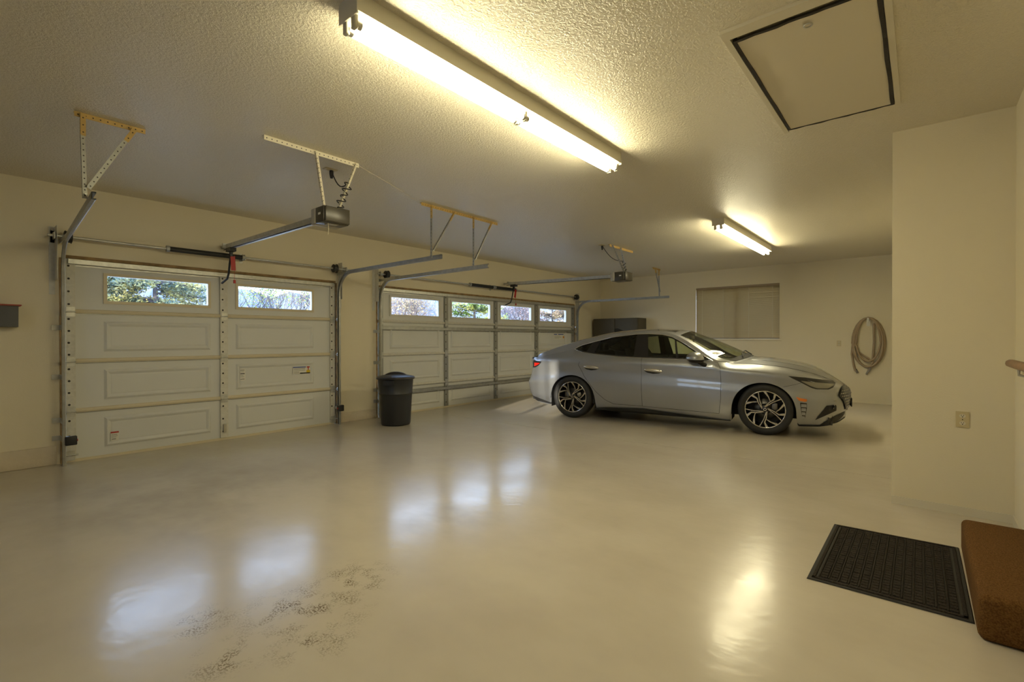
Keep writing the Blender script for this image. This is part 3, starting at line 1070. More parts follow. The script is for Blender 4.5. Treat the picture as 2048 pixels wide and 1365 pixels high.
def slat_mat():
    m = mat('slat', (.39, .305, .165), .5)
    nt = m.node_tree
    b = nt.nodes['Principled BSDF']
    out = nt.nodes['Material Output']
    tl = nt.nodes.new('ShaderNodeBsdfTranslucent')
    tl.inputs[0].default_value = (.45, .36, .26, 1)
    mx = nt.nodes.new('ShaderNodeMixShader')
    mx.inputs[0].default_value = .0006
    nt.links.new(b.outputs[0], mx.inputs[1])
    nt.links.new(tl.outputs[0], mx.inputs[2])
    nt.links.new(mx.outputs[0], out.inputs['Surface'])
slat_mat()
def blind():
    x = L + .035
    y0, y1 = WY0 + .008, WY1 - .008
    t = thing('venetian_blind', 'closed tan venetian blind filling the far-wall window', 'blind', (x, (y0 + y1) / 2, WZ0 + .01))
    MB().box(x - .02, x + .02, y0, y1, WZ1 - .045, WZ1 - .002).build('headrail', 'blind', t)
    MB().bevbox(x - .014, x + .014, y0, y1, WZ0 + .012, WZ0 + .034, .004).build('bottom_rail', 'blind', t)
    n = 54
    zt, zb = WZ1 - .055, WZ0 + .045
    base = None
    for i in range(n):
        z = zt + (zb - zt) * i / (n - 1)
        if base is None:
            q = MB()
            pr = [(-.005, -.0135), (-.0035, -.006), (-.001, 0), (.003, .007), (.0075, .0135)]
            rows = [[(x + a, yy, z + c) for a, c in pr] for yy in (y0, y1)]
            q.grid(rows, True)
            base = q.build('slat', 'slat', t)
            z_first = z
            o = base
        else:
            o = base.copy()
            COL.objects.link(o)
            o.parent = t
        o.location.z = z - z_first
        if i in (5, 6, 11):
            o.location.x += .002
            o.rotation_euler.x = (-.0025, .003, .005)[(5, 6, 11).index(i)]
    for yy in (y0 + .14, y0 + .62, y0 + 1.16, y1 - .14):
        q = MB()
        q.tube([(x - .011, yy, WZ1 - .04), (x - .011, yy, WZ0 + .02)], .0015, 4)
        q.tube([(x + .011, yy, WZ1 - .04), (x + .011, yy, WZ0 + .02)], .0015, 4)
        q.build('ladder_cord', 'cord_white', t)
blind()

# window behind the left edge of the view, where the sun enters
def window_2():
    t = thing('window_2', 'gridded window in the end wall left of the view, letting the low sun in', 'window', (XL - .08, (LY0 + LY1) / 2, LZ0), kind='structure')
    q = MB()
    for y0, y1, z0, z1 in ((LY0, LY1, LZ0, LZ0 + .04), (LY0, LY1, LZ1 - .04, LZ1), (LY0, LY0 + .04, LZ0, LZ1), (LY1 - .04, LY1, LZ0, LZ1), ((LY0 + LY1) / 2 - .035, (LY0 + LY1) / 2 + .035, LZ0, LZ1)):
        q.box(XL - .11, XL - .05, y0, y1, z0, z1)
    q.build('frame', 'trim_white', t)
    m = (LY0 + LY1) / 2
    for y in (LY0 + .25, LY0 + .47, m + .25, m + .47):
        MB().box(XL - .086, XL - .074, y - .009, y + .009, LZ0 + .04, LZ1 - .04).build('muntin', 'trim_white', t)
    for z in (LZ0 + .35, LZ0 + .68):
        MB().box(XL - .086, XL - .074, LY0 + .04, LY1 - .04, z - .009, z + .009).build('muntin', 'trim_white', t)
    MB().box(XL - .082, XL - .078, LY0 + .04, LY1 - .04, LZ0 + .04, LZ1 - .04).build('pane', 'dimmed_pane', t)
window_2()
tag(MB().box(XL - 1.4, XL - .15, -4, D + .6, 2.95, 3.07).build('sky_shade', 'trim_white'), 'unseen eave outside the end wall left of the view', 'sky_shade', kind='structure')  # added overhang out of view; cuts sky light through the left window

# ------------------------------------------------------------------ small wall things
def wall_outlet(label, c, nx, ny, w=.072, h=.115):
    """c = centre on the wall; (nx,ny) wall normal into the room"""
    t = thing('wall_outlet', label, 'outlet', c, 'wall outlets')
    n = Vector((nx, ny, 0))
    s_ = Vector((-ny, nx, 0))
    up = Vector((0, 0, 1))
    C = Vector(c)
    q = MB().obox(C + n * .003, n, s_, up, .003, w / 2, h / 2)
    q.obox(C + n * .0065, n, s_, up, .001, w / 2 - .005, h / 2 - .005)
    pl = q.build('plate', 'outlet', t)
    for dz in (.026, -.026):
        ring = [C + n * .0085 + s_ * .017 * math.cos(a) + up * (dz + .014 * math.sin(a)) for a in [2 * math.pi * i / 12 for i in range(12)]]
        q = MB()
        q.add(ring + [p_ - n * .002 for p_ in ring], [tuple(range(12))] + [(i, (i + 1) % 12, 12 + (i + 1) % 12, 12 + i) for i in range(12)])
        r = q.build('receptacle', 'trim_white', t)
        q = MB()
        for ds in (-.006, .006):
            q.obox(C + n * .0086 + s_ * ds + up * (dz + .004), n, s_, up, .0006, .0013, .0045)
        q.obox(C + n * .0086 + up * (dz - .007), n, s_, up, .0006, .003, .003)
        q.build('slots', 'dark_slot', r)
    MB().obox(C + n * .0085, n, s_, up, .001, .003, .003).build('screw', 'dark_slot', pl)
wall_outlet('tan duplex outlet low on the partition wall end', (PX, -.228, .685), -1, 0)
wall_outlet('tan duplex outlet on the far wall beside the hose', (L, 1.25, 1.16), -1, 0)

def hose():
    cy, cz = .775, 1.17
    pts = []
    rnd = random.Random(3)
    turns = [(.245, .455, .0), (.225, .44, -.015), (.255, .47, .01), (.19, .40, .05), (.235, .45, -.005)]
    seq = []
    # long end hanging at the left (higher y), then loops over the hook, then the short end
    seq.append((cy + .205, .62, .035))
    seq.append((cy + .235, .76, .035))
    seq.append((cy + .262, .95, .03))
    for k, (ry, rz, dz) in enumerate(turns):
        for i in range(24):
            a = math.pi * (1.0) - 2 * math.pi * i / 24 * 1.0
            yy = cy - ry * math.cos(a) * 1.0
            top = math.sin(a)
            rz_ = .49 if top > 0 else rz - .02
            yo = -math.cos(a)
            seq.append((cy + ry * (1 if yo < 0 else 1) * math.cos(a) * -1, cz + dz * (1 if top < 0 else 0) + (top * rz_ if top > 0 else top * (rz - .0)), .028 + .017 * ((k * 2 + i // 12) % 4)))
    seq.append((cy - .02, .86, .05))
    q = MB()
    pts = [(L - d, y, z) for y, z, d in seq]
    t = thing('garden_hose', 'tan hose coiled over a hook on the far wall', 'hose', (L - .03, cy, .74))
    q.tube(pts, .018, 8)
    q.build('coil', 'hose', t)
    MB().tube([(L - .05, cy - .085, 1.55), (L - .055, cy - .09, 1.2), (L - .055, cy - .07, .80), (L - .05, cy - .03, .72), (L - .045, cy + .0, .62)], .018, 8).build('loose_end', 'hose', t)
    MB().tube([(L - .047, cy - .045, .735), (L - .045, cy - .01, .64), (L - .045, cy + .03, .56)], [.022, .021, .016], 8).build('nozzle', 'hose_dark', t)
    MB().tube([(L - .035, cy + .2, .66), (L - .035, cy + .165, .585)], .02, 8).build('coupling', 'hose_dark', t)
    h = thing('hose_hook', 'small white hook holding the coiled hose', 'hook', (L, cy + .0, 1.6))
    MB().box(L - .006, L, cy - .03, cy + .03, 1.50, 1.63).build('plate', 'label_white', h)
    MB().tube([(L, cy, 1.615), (L - .12, cy, 1.60), (L - .135, cy, 1.64)], .014, 8).build('arm', 'label_white', h)
    MB().box(L - .145, L - .135, cy - .016, cy + .016, 1.575, 1.655).build('tip', 'label_white', h)
hose()

def cabinet():
    x0, x1, y0, y1, z1 = 11.08, L - .015, 5.33, 6.60, 1.78
    t = thing('metal_cabinet', 'dark grey two-door metal cabinet behind the car', 'cabinet', ((x0 + x1) / 2, (y0 + y1) / 2, 0))
    MB().bevbox(x0 + .02, x1, y0, y1, 0, z1, .006).build('body', 'cabinet', t)
    m = (y0 + y1) / 2
    for a, b, hy in ((y0 + .012, m - .008, m - .05), (m + .008, y1 - .012, m + .05)):
        d = MB().bevbox(x0, x0 + .02, a, b, .06, z1 - .02, .004).build('door', 'cabinet', t)
        MB().bevbox(x0 - .02, x0, hy - .012, hy + .012, .85, .98, .005).build('handle', 'steel', d)
cabinet()

def trash_can():
    cx_, cy_ = 4.325, 5.935
    t = thing('trash_can', 'black plastic trash can with domed lid, between the garage doors', 'trash can', (cx_, cy_, 0))
    q = MB()
    q.lathe([(.0, .012), (.18, .0), (.206, .006), (.215, .03), (.237, .44), (.2395, .452), (.246, .462), (.246, .47), (.2415, .478), (.256, .665), (.262, .685), (.25, .685)], (cx_, cy_, 0), 48)
    q.build('body', 'can', t)
    q = MB()
    q.lathe([(.245, .672), (.275, .674), (.281, .686), (.277, .703), (.26, .713), (.16, .735), (.0, .745)], (cx_, cy_, 0), 48)
    q.build('lid', 'lid', t)
    d = Vector((.75, -.66, 0)).normalized()
    n = Vector((-d.y, d.x, 0))
    q = MB()
    rows = []
    for i in range(13):
        s_ = -1 + 2 * i / 12
        hgt = .728 + .052 * (1 - abs(s_) ** 2.4)
        c = Vector((cx_, cy_, 0)) + d * s_ * .17
        wd = .045
        zb = .70
        rows.append([c + n * wd + Vector((0, 0, zb)), c + n * wd * .8 + Vector((0, 0, hgt - .008)), c + n * wd * .3 + Vector((0, 0, hgt)), c - n * wd * .3 + Vector((0, 0, hgt)), c - n * wd * .8 + Vector((0, 0, hgt - .008)), c - n * wd + Vector((0, 0, zb))])
    q.grid(rows)
    q.build('lid_grip', 'lid', t)
    for an in (math.radians(212), math.radians(32)):
        u = Vector((math.cos(an), math.sin(an), 0))
        v = Vector((-u.y, u.x, 0))
        c = Vector((cx_, cy_, 0)) + u * .251
        q = MB()
        q.obox(c + Vector((0, 0, .655)) + u * .014, v, u, (0, 0, 1), .072, .022, .008)
        q.obox(c + Vector((0, 0, .63)) + u * .03, v, u, (0, 0, 1), .072, .005, .03)
        for s_ in (-1, 1):
            q.obox(c + v * s_ * .07 + Vector((0, 0, .63)) + u * .012, u, v, (0, 0, 1), .022, .004, .03)
        q.build('handle', 'can', t)
trash_can()

def floor_mat_obj():
    """ribbed door mat"""
    c = [Vector((2.936, .457, 0)), Vector((3.908, .447, 0)), Vector((3.947, -.178, 0)), Vector((2.945, -.185, 0))]
    base = (3.43, .135, 0)
    t = thing('door_mat', 'dark brown ribbed rubber door mat beside the carpeted step', 'door mat', base)
    def P(u, v, z):
        return c[0].lerp(c[1], u).lerp(c[3].lerp(c[2], u), v) + Vector((0, 0, z))
    q = MB()
    q.add([P(0, 0, .001), P(1, 0, .001), P(1, 1, .001), P(0, 1, .001), P(.004, .006, .007), P(.996, .006, .007), P(.996, .994, .007), P(.004, .994, .007)],
          [(4, 5, 6, 7), (0, 1, 5, 4), (1, 2, 6, 5), (2, 3, 7, 6), (3, 0, 4, 7)])
    q.build('backing', 'mat_rubber', t)
    def blk(u0, u1, v0, v1, z0, z1, i=.0012):
        iu, iv = i / .97, i / .64
        a = [P(u0, v0, z0), P(u1, v0, z0), P(u1, v1, z0), P(u0, v1, z0)]
        b = [P(u0 + iu, v0 + iv, z1), P(u1 - iu, v0 + iv, z1), P(u1 - iu, v1 - iv, z1), P(u0 + iu, v1 - iv, z1)]
        return a + b, [(4, 5, 6, 7), (0, 1, 5, 4), (1, 2, 6, 5), (2, 3, 7, 6), (3, 0, 4, 7)]
    q = MB()
    for a, b, c_, d in ((.02, .98, .030, .055), (.02, .98, .945, .970), (.02, .037, .03, .97), (.963, .98, .03, .97)):
        q.add(*blk(a, b, c_, d, .006, .012))
    q.build('border_rib', 'mat_pile', t)
    # long ribs run along the short edge; between them short cross blocks
    n = 13
    ribs, blocks = MB(), MB()
    rnd = random.Random(5)
    m = 26
    for k in range(n):
        v0 = .07 + .86 * k / n
        v1 = v0 + .86 / n
        ribs.add(*blk(.05, .95, v0, v0 + .012, .006, .0125))
        for j in range(m):
            u0 = .05 + .90 * j / m
            blocks.add(*blk(u0 + .003, u0 + .90 / m - .003, v0 + .017, v1 - .004, .006, .0115 + rnd.uniform(-.001, .001)))
    ribs.build('long_ribs', 'mat_pile', t)['kind'] = 'stuff'
    blocks.build('tread_blocks', 'mat_pile', t)['kind'] = 'stuff'
floor_mat_obj()

def step():
    x0, x1, y0, y1, z1 = 2.80, 3.93, PR + .005, -.185, .195
    t = thing('carpeted_step', 'brown carpeted step against the house wall, lower right', 'step', ((x0 + x1) / 2, (y0 + y1) / 2, 0))
    MB().bevbox(x0, x1, y0, y1, 0.0, z1, .03, 4).build('carpet_cover', 'carpet', t)
step()

def handrail():
    t = thing('handrail', 'stained wooden handrail end on the house wall at right edge', 'handrail', (4.0, -.43, 1.1))
    q = MB()
    y, z = -.43, 1.108
    prof = [(-.022, -.014), (-.026, .0), (-.022, .016), (-.008, .026), (.008, .026), (.022, .016), (.026, .0), (.022, -.014), (.012, -.02), (-.012, -.02)]
    rows = []
    for x, s_ in ((2.6, 1), (4.28, 1), (4.33, .97), (4.37, .82), (4.40, .5), (4.41, .1)):
        rows.append([(x, y + a * s_, z + b * s_ - .0) for a, b in prof] + [(x, y + prof[0][0] * s_, z + prof[0][1] * s_)])
    q.grid(rows)
    q.build('rail', 'handrail', t)
    MB().tube([(4.0, PR, 1.04), (4.0, y, 1.055), (4.0, y, 1.089)], .008, 8).build('bracket', 'steel', t)
handrail()

def wall_bin():
    t = thing('wall_bin', 'grey wall-mounted bin with dull red lid at the left edge', 'bin', (.30, D, 1.37))
    q = MB()
    q.prism([(0, 0), (.13, .0), (.155, .20), (0, .20)], (.10, D - .001, 1.385), (0, -1, 0), (0, 0, 1), (1, 0, 0), .355)
    q.build('box', 'bin_grey', t)
    MB().bevbox(.08, .475, D - .18, D - .001, 1.583, 1.597, .004).build('lid', 'bin_red', t)
wall_bin()
# ------------------------------------------------------------------ the car
def build_car():
    C = (7.570, 3.038, 0)
    car = thing('car', 'silver four-door sedan parked in front of the wide garage door', 'car', C, rz=math.atan2(-.986, .169))
    car.scale = (.98, .98, 1.0)
    def part(mb, name, m_, parent=None, merge=False):
        return mb.build(name, m_, parent or car, local=True, merge=merge)
    # plan outline: half-width factor along the length
    plan = [(-2.38, 0), (-2.375, .18), (-2.355, .50), (-2.31, .75), (-2.25, .865), (-2.15, .925), (-2.0, .955), (-1.8, .985), (-1.4, 1.0), (1.2, 1.0), (1.5, .995), (1.75, .975), (1.9, .94), (2.02, .89), (2.12, .82), (2.21, .71), (2.28, .57), (2.33, .42), (2.365, .26), (2.385, .12), (2.39, 0)]
    R = {
        0: ([(-2.38, .25), (-2.1, .20), (-1.8, .18), (-1.0, .165), (0, .155), (.95, .145), (1.7, .14), (2.05, .148), (2.2, .175), (2.39, .235)], .84, -2.24, 2.34),
        1: ([(-2.38, .33), (-1.9, .28), (-1.0, .268), (-.26, .263), (.82, .236), (1.7, .235), (2.0, .26), (2.39, .31)], .872, -2.33, 2.345),
        2: ([(-2.38, .43), (-1.9, .46), (-1.02, .47), (-.68, .457), (.25, .42), (.82, .376), (1.4, .37), (2.0, .375), (2.39, .38)], .905, -2.37, 2.37),
        3: ([(-2.38, .53), (-1.4, .60), (0, .575), (.8, .54), (1.4, .52), (1.9, .49), (2.39, .46)], .919, -2.38, 2.38),
        4: ([(-2.38, .63), (-1.4, .75), (0, .735), (.8, .69), (1.4, .65), (1.9, .585), (2.39, .53)], .900, -2.33, 2.385),
        5: ([(-2.38, .76), (-2.2, .83), (-1.93, .885), (-1.3, .893), (-.8, .897), (-.38, .888), (.16, .87), (.8, .835), (1.4, .79), (1.75, .755), (2.0, .70), (2.2, .635), (2.39, .58)], .913, -2.27, 2.37),
    }
    belt = [(-2.38, .915), (-2.29, .925), (-2.1, .955), (-1.9, .99), (-1.6, 1.05), (-1.395, 1.092), (-1.26, 1.048), (-.96, 1.014), (-.67, .991), (-.4, .979), (.15, .970), (.62, .961), (.75, .953), (.95, .93), (1.28, .916), (1.55, .892), (1.70, .865), (1.9, .82), (2.02, .782), (2.15, .73), (2.27, .672), (2.36, .63), (2.39, .62)]
    gtop = [(-1.395, 1.094), (-1.302, 1.150), (-1.08, 1.213), (-.79, 1.285), (-.42, 1.330), (-.21, 1.334), (-.017, 1.322), (.137, 1.288), (.30, 1.205), (.374, 1.160), (.556, 1.048), (.733, .956), (.74, .9535)]
    rail = [(-2.30, .93), (-2.02, 1.02), (-1.73, 1.118), (-1.45, 1.198), (-1.26, 1.245), (-1.03, 1.300), (-.85, 1.330), (-.47, 1.368), (-.2, 1.372), (-.02, 1.358), (.15, 1.325), (.34, 1.238), (.526, 1.125), (.708, 1.005), (.80, .962), (.95, .93)]
    zc = [(-2.38, .915), (-2.25, .945), (-2.02, 1.045), (-1.73, 1.165), (-1.4, 1.272), (-1.1, 1.345), (-.85, 1.388), (-.5, 1.418), (-.2, 1.424), (.05, 1.41), (.2, 1.385), (.5, 1.245), (.75, 1.115), (.93, 1.015), (1.0, .998), (1.2, .993), (1.5, .965), (1.75, .93), (1.95, .88), (2.1, .815), (2.2, .755), (2.28, .70), (2.36, .645), (2.39, .62)]
    skew = [(-.8, 0), (-.2, .03), (.2, .09), (.6, .17), (.93, .23), (1.2, .20), (1.6, .10), (2.0, .02), (2.2, 0)]
    xs = sorted(set([round(-1.8 + .02 * i, 4) for i in range(179)] + [-2.38, -2.378, -2.374, -2.366, -2.355, -2.34, -2.32, -2.295, -2.265, -2.23, -2.19, -2.15, -2.10, -2.05, -2.0, -1.95, -1.9, -1.85]
                    + [1.77, 1.80, 1.84, 1.88, 1.92, 1.96, 2.0, 2.04, 2.08, 2.12, 2.16, 2.195, 2.225, 2.25, 2.275, 2.295, 2.315, 2.33, 2.345, 2.358, 2.368, 2.377, 2.383, 2.387, 2.389, 2.39, -1.395, .74]))
    sm = lambda t: 0 if t <= 0 else 1 if t >= 1 else t * t * (3 - 2 * t)
    hood = lambda x: sm((x - .74) / .24)
    yform = lambda z: .875 - .62 * (z - .96) if z > .96 else .875 + .5 * (.96 - z)
    AR = .385
    def arch(x):
        z = -1
        for c in (-1.40, 1.36):
            d = abs(x - c)
            if d < AR:
                z = max(z, .30 + math.sqrt(max(0, 1 - (d / AR) ** 2)) ** .92 * .385)
        return z
    def colpts(x0):
        b = interp(plan, x0)
        keys = []
        for j in range(6):
            tab, W, xmin, xmax = R[j]
            x = x0
            if x0 > 1.6:
                x += (xmax - 2.39) * ((x0 - 1.6) / .79) ** 2
            if x0 < -1.6:
                x += (xmin + 2.38) * ((-1.6 - x0) / .78) ** 2
            keys.append(Vector((x, W * b, sinterp(tab, x0))))
        z6 = interp(belt, x0) if -1.5 < x0 < .8 else sinterp(belt, x0)
        y6 = (1 - hood(x0)) * yform(z6) + hood(x0) * .745
        if x0 < -2.0:
            y6 = yform(min(z6, .96)) * .98
        x6 = x0
        if x0 > 1.6:
            x6 += (2.355 - 2.39) * ((x0 - 1.6) / .79) ** 2
        if x0 < -1.6:
            x6 += (-2.33 + 2.38) * ((-1.6 - x0) / .78) ** 2
        k6 = Vector((x6, y6 * b, z6))
        out = []
        def seg(idx, n):
            tab = [keys[i] for i in idx]
            for i in range(len(tab) - 1):
                p0 = tab[i - 1] if i else tab[i] * 2 - tab[i + 1]
                p1, p2 = tab[i], tab[i + 1]
                p3 = tab[i + 2] if i + 2 < len(tab) else tab[i + 1] * 2 - tab[i]
                for k in range(n):
                    t = k / n
                    out.append(.5 * ((2 * p1) + (p2 - p0) * t + (2 * p0 - 5 * p1 + 4 * p2 - p3) * t * t + (3 * p1 - p0 - 3 * p2 + p3) * t**3))
        seg([0, 1, 2], 3)
        seg([2, 3, 4, 5], 4)
        k5 = keys[5]
        ctrl = Vector(((k5.x + k6.x) / 2, (k5.y * .97 + k6.y * .03) * (1 - hood(x0)) + hood(x0) * (k5.y * .97), (k5.z + k6.z) / 2 * (1 - hood(x0)) + hood(x0) * (k5.z * .25 + k6.z * .75)))
        for k in range(5):
            t = k / 5
            out.append(k5 * (1 - t)**2 + ctrl * 2 * t * (1 - t) + k6 * t * t)
        out.append(k6)
        a = arch(x0)
        if a > 0:
            lo = next((i for i, q in enumerate(out) if q.z > a), 0)
            if lo > 0:
                p1, p2 = out[lo - 1], out[lo]
                t = (a - p1.z) / (p2.z - p1.z)
                e = p1.lerp(p2, t)
                for i in range(lo):
                    out[i] = e.copy()
        return out
    cols = [colpts(x) for x in xs]
    nrow = len(cols[0])
    def side(s_):
        rows = [[(c[i].x, c[i].y * s_, c[i].z) for c in cols] for i in range(nrow)]
        return rows
    # ---- right/left side skins, split into body side and doors by cutting along the door gaps
    gap_f = [(-.262, .98), (-.258, .262), (.815, .236), (.842, .45), (.843, .69), (.832, .86), (.80, .935), (.76, .958)]
    gap_r = [(-.274, .98), (-.270, .262), (-.71, .266), (-.85, .326), (-.99, .441), (-1.07, .536), (-1.19, .686), (-1.283, .849), (-1.262, .90), (-1.262, 1.08)]
    def inside(poly, x, z):
        r = False
        for (x1, z1), (x2, z2) in zip(poly, poly[1:] + poly[:1]):
            if (z1 > z) != (z2 > z) and x < (x2 - x1) * (z - z1) / (z2 - z1) + x1:
                r = not r
        return r
    bvh_src = {}
    for s_ in (-1, 1):
        q = MB()
        q.grid(side(s_))
        me = q.mesh('skin', 'paint', merge=True)
        bm = bmesh.new()
        bm.from_mesh(me)
        bvh_src[s_] = BVHTree.FromBMesh(bm)
        polys = [gap_f + [(.5, 1.2), (-.262, 1.2)], gap_r + [(-1.262, 1.3), (-.274, 1.3)]]
        for poly in (gap_f, gap_r):
            for (x1, z1), (x2, z2) in zip(poly, poly[1:]):
                n = Vector((z2 - z1, 0, -(x2 - x1))).normalized()
                m = .05
                near = [f for f in bm.faces if min(x1, x2) - m < f.calc_center_median().x < max(x1, x2) + m and min(z1, z2) - m < f.calc_center_median().z < max(z1, z2) + m]
                ge = set(near)
                for f in near:
                    ge.update(f.edges)
                    ge.update(f.verts)
                bmesh.ops.bisect_plane(bm, geom=list(ge), plane_co=(x1, 0, z1), plane_no=n, dist=1e-5)
        bm.faces.ensure_lookup_table()
        groups = {0: [], 1: [], 2: []}
        for f in bm.faces:
            c = f.calc_center_median()
            k = 1 if inside(polys[0], c.x, c.z) else 2 if inside(polys[1], c.x, c.z) else 0
            groups[k].append([v.co.copy() for v in f.verts])
        bm.free()
        for k, nm in ((0, 'body_side'), (1, 'front_door'), (2, 'rear_door')):
            q = MB()
            for vs in groups[k]:
                q.add(vs, [tuple(range(len(vs)))], True)
            o = part(q, nm, 'paint', merge=True)
            if s_ < 0 and k:
                DOORS[nm] = o
        bpy.data.meshes.remove(me)
    hit = bvh_src[-1]
    def surf(x, z, off=.003, s_=-1):
        p_, n, _, _ = hit.ray_cast(Vector((x, -3, z)), Vector((0, 1, 0)))
        if p_ is None:
            p_, n, _, _ = hit.find_nearest(Vector((x, -.9, z)))
        if n.y > 0:
            n = -n
        p_ = p_ + n * off
        return Vector((p_.x, p_.y * -s_, p_.z))
    def patch(up, lo, m_, name, parent=None, off=.003, nx=24, nz=5, both=True):
        o = None
        x0, x1 = max(up[0][0], lo[0][0]), min(up[-1][0], lo[-1][0])
        for s_ in ((-1, 1) if both else (-1,)):
            q = MB()
            rows = []
            for j in range(nz + 1):
                rows.append([surf(x0 + (x1 - x0) * i / nx, interp(lo, x0 + (x1 - x0) * i / nx) + (interp(up, x0 + (x1 - x0) * i / nx) - interp(lo, x0 + (x1 - x0) * i / nx)) * j / nz, off, s_) for i in range(nx + 1)])
            q.grid(rows)
            r = part(q, name, m_, parent, merge=True)
            o = o or r
        return o
    def seam(path, name='door_seam', parent=None, r=.0028, m_='car_matte', off=-.0005, n=6):
        for s_ in (-1, 1):
            pts = []
            for (xa, za), (xb, zb) in zip(path, path[1:]):
                k = max(1, int(math.hypot(xb - xa, zb - za) / .03))
                pts += [surf(xa + (xb - xa) * i / k, za + (zb - za) * i / k, off, s_) for i in range(k)]
            pts.append(surf(path[-1][0], path[-1][1], off, s_))
            part(MB().tube(pts, r, n), name, m_, parent)
    seam([(-.266, .975), (-.26, .262)])
    seam([(-.26, .262), (.815, .236), (.842, .45), (.843, .69), (.832, .86), (.80, .935), (.765, .952)])
    seam([(-.26, .263), (-.71, .266), (-.85, .326), (-.99, .441), (-1.07, .536), (-1.19, .686), (-1.283, .849), (-1.262, .90)])
    seam([(1.60, .64), (1.74, .68), (1.80, .70)], 'bumper_seam', r=.002)
    # ---- top: roof, hood, tail deck, glass
    fr = [1, .985, .955, .90, .80, .65, .5, .33, .16, 0]
    base = []
    for x0, c in zip(xs, cols):
        k6 = c[-1]
        if x0 < -2.1 or x0 > .95:
            base.append(k6)
        else:
            zr = max(sinterp(rail, x0), interp(belt, x0) if x0 < .8 else 0)
            y = (1 - hood(x0)) * yform(zr) + hood(x0) * .745
            if x0 < -1.8:
                t = sm((-1.8 - x0) / .3)
                y = y * (1 - t) + k6.y * t
                zr = zr * (1 - t) + max(k6.z, zr) * t
            base.append(Vector((k6.x, y * min(1, interp(plan, x0) + .0), zr)))
    def top_pt(i, f, s_):
        x0 = xs[i]
        bp = base[i]
        p_ = 2.3 if x0 < .95 else 2.0
        z = bp.z + (max(interp(zc, x0), bp.z) - bp.z) * (1 - f ** p_)
        return (bp.x + interp(skew, x0) * (1 - f * f), bp.y * f * s_, z)
    ff = [(f, -1) for f in fr] + [(f, 1) for f in fr[-2::-1]]
    def ix(x):
        return min(range(len(xs)), key=lambda i: abs(xs[i] - x))
    grid = [[top_pt(i, f, s_) for i in range(len(xs))] for f, s_ in ff]
    nf = len(ff)
    def cells(xa, xb, fa, fb):
        ia, ib = ix(xa), ix(xb)
        return ia, ib, fa, fb
    def region(name, m_, xa, xb, f_out, m_parent=None, lift=0.):
        """central strip |f| <= f_out between stations xa..xb"""
        ia, ib = ix(xa), ix(xb)
        ja = min(j for j in range(nf) if ff[j][0] <= f_out + 1e-6)
        jb = nf - 1 - ja
        q = MB()
        q.grid([[Vector(grid[j][i]) + Vector((0, 0, lift)) for i in range(ia, ib + 1)] for j in range(ja, jb + 1)])
        return part(q, name, m_, m_parent, merge=True)
    holes = [(-1.96, -.96, .80), (.22, .90, .90), (-.80, .12, .80)]
    def skip_cell(j, i):
        fo = max(ff[j][0], ff[j + 1][0])
        xm = (xs[i] + xs[i + 1]) / 2
        return any(ix(a) <= i < ix(b) and fo <= f + 1e-6 for a, b, f in holes)
    q = MB()
    ih = ix(.96)
    q.grid([r[:ih + 1] for r in grid], skip=skip_cell)
    part(q, 'roof_shell', 'paint', merge=True)
    q = MB()
    q.grid([r[ih:] for r in grid])
    part(q, 'hood', 'paint', merge=True)
    region('windshield', 'windshield', .22, .90, .90)
    region('rear_window', 'glass_rear', -1.96, -.96, .80)
    region('roof_glass', 'roof_glass', -.80, .12, .80, lift=.001)
    # black cowl strip and wipers
    for s_ in (-1,):
        q = MB()
        q.grid([[Vector(grid[j][i]) + Vector((0, 0, .004)) for i in range(ix(.88), ix(.96) + 1)] for j in range(3, nf - 3)])
        part(q, 'cowl', 'car_matte', merge=True)
    for f0, s_ in ((.62, -1), (.1, -1)):
        a = Vector(top_pt(ix(.94), f0, s_)) + Vector((0, 0, .02))
        b = Vector(top_pt(ix(.86), max(0, f0 - .5), -s_ if f0 < .5 else s_)) + Vector((0, 0, .03))
        part(MB().tube([a, (a + b) / 2 + Vector((-.02, 0, .012)), b], .008, 6), 'wiper', 'car_matte')
    # hood shut line and crease
    for s_ in (-1, 1):
        pts = [Vector(top_pt(i, .985, s_)) + Vector((0, 0, .0005)) for i in range(ix(.98), ix(2.25), 3)]
        part(MB().tube(pts, .0035, 6), 'hood_seam', 'car_matte')
        pts = [Vector(top_pt(i, .65, s_)) + Vector((0, 0, .002)) for i in range(ix(1.06), ix(2.12), 4)]
        part(MB().tube(pts, [.001] + [.006] * (len(pts) - 2) + [.001], 6), 'hood_crease', 'paint')
    # ---- side upper: frame above the glass, glass, pillars, trims
    def gp(x, t, s_, off=0.):
        """t=0 belt, 1 glass top"""
        zb, zt = interp(belt, x), interp(gtop, x)
        z = zb + (max(zt, zb) - zb) * t
        return Vector((x, (yform(z) + off) * s_, z + off * .5))
    ia, ib = ix(-1.395), ix(.74)
    for s_ in (-1, 1):
        q = MB()
        rows = []
        for t in (0, .34, .67, 1):
            r = []
            for i in range(len(xs)):
                x0 = xs[i]
                if not (-2.1 <= x0 <= .97):
                    continue
                lo = gp(x0, 1, s_) if -1.395 <= x0 <= .74 else Vector((cols[i][-1].x, cols[i][-1].y * s_, cols[i][-1].z))
                hi = Vector((base[i].x, base[i].y * s_, base[i].z))
                r.append(lo.lerp(hi, t))
            rows.append(r)
        q.grid(rows)
        part(q, 'window_surround', 'paint', merge=True)
        # glass
        def glass(xa, xb, m_, name):
            q = MB()
            sel = [x for x in xs if xa - 1e-6 <= x <= xb + 1e-6]
            q.grid([[gp(x, t, s_, -.004) for x in sel] for t in (0, .25, .5, .75, 1)])
            return part(q, name, m_, merge=True)
        glass(-1.395, -1.12, 'glass_rear', 'quarter_window')
        glass(-1.12, -.30, 'glass_rear', 'side_window')
        glass(-.30, .74, 'glass_front', 'side_window')
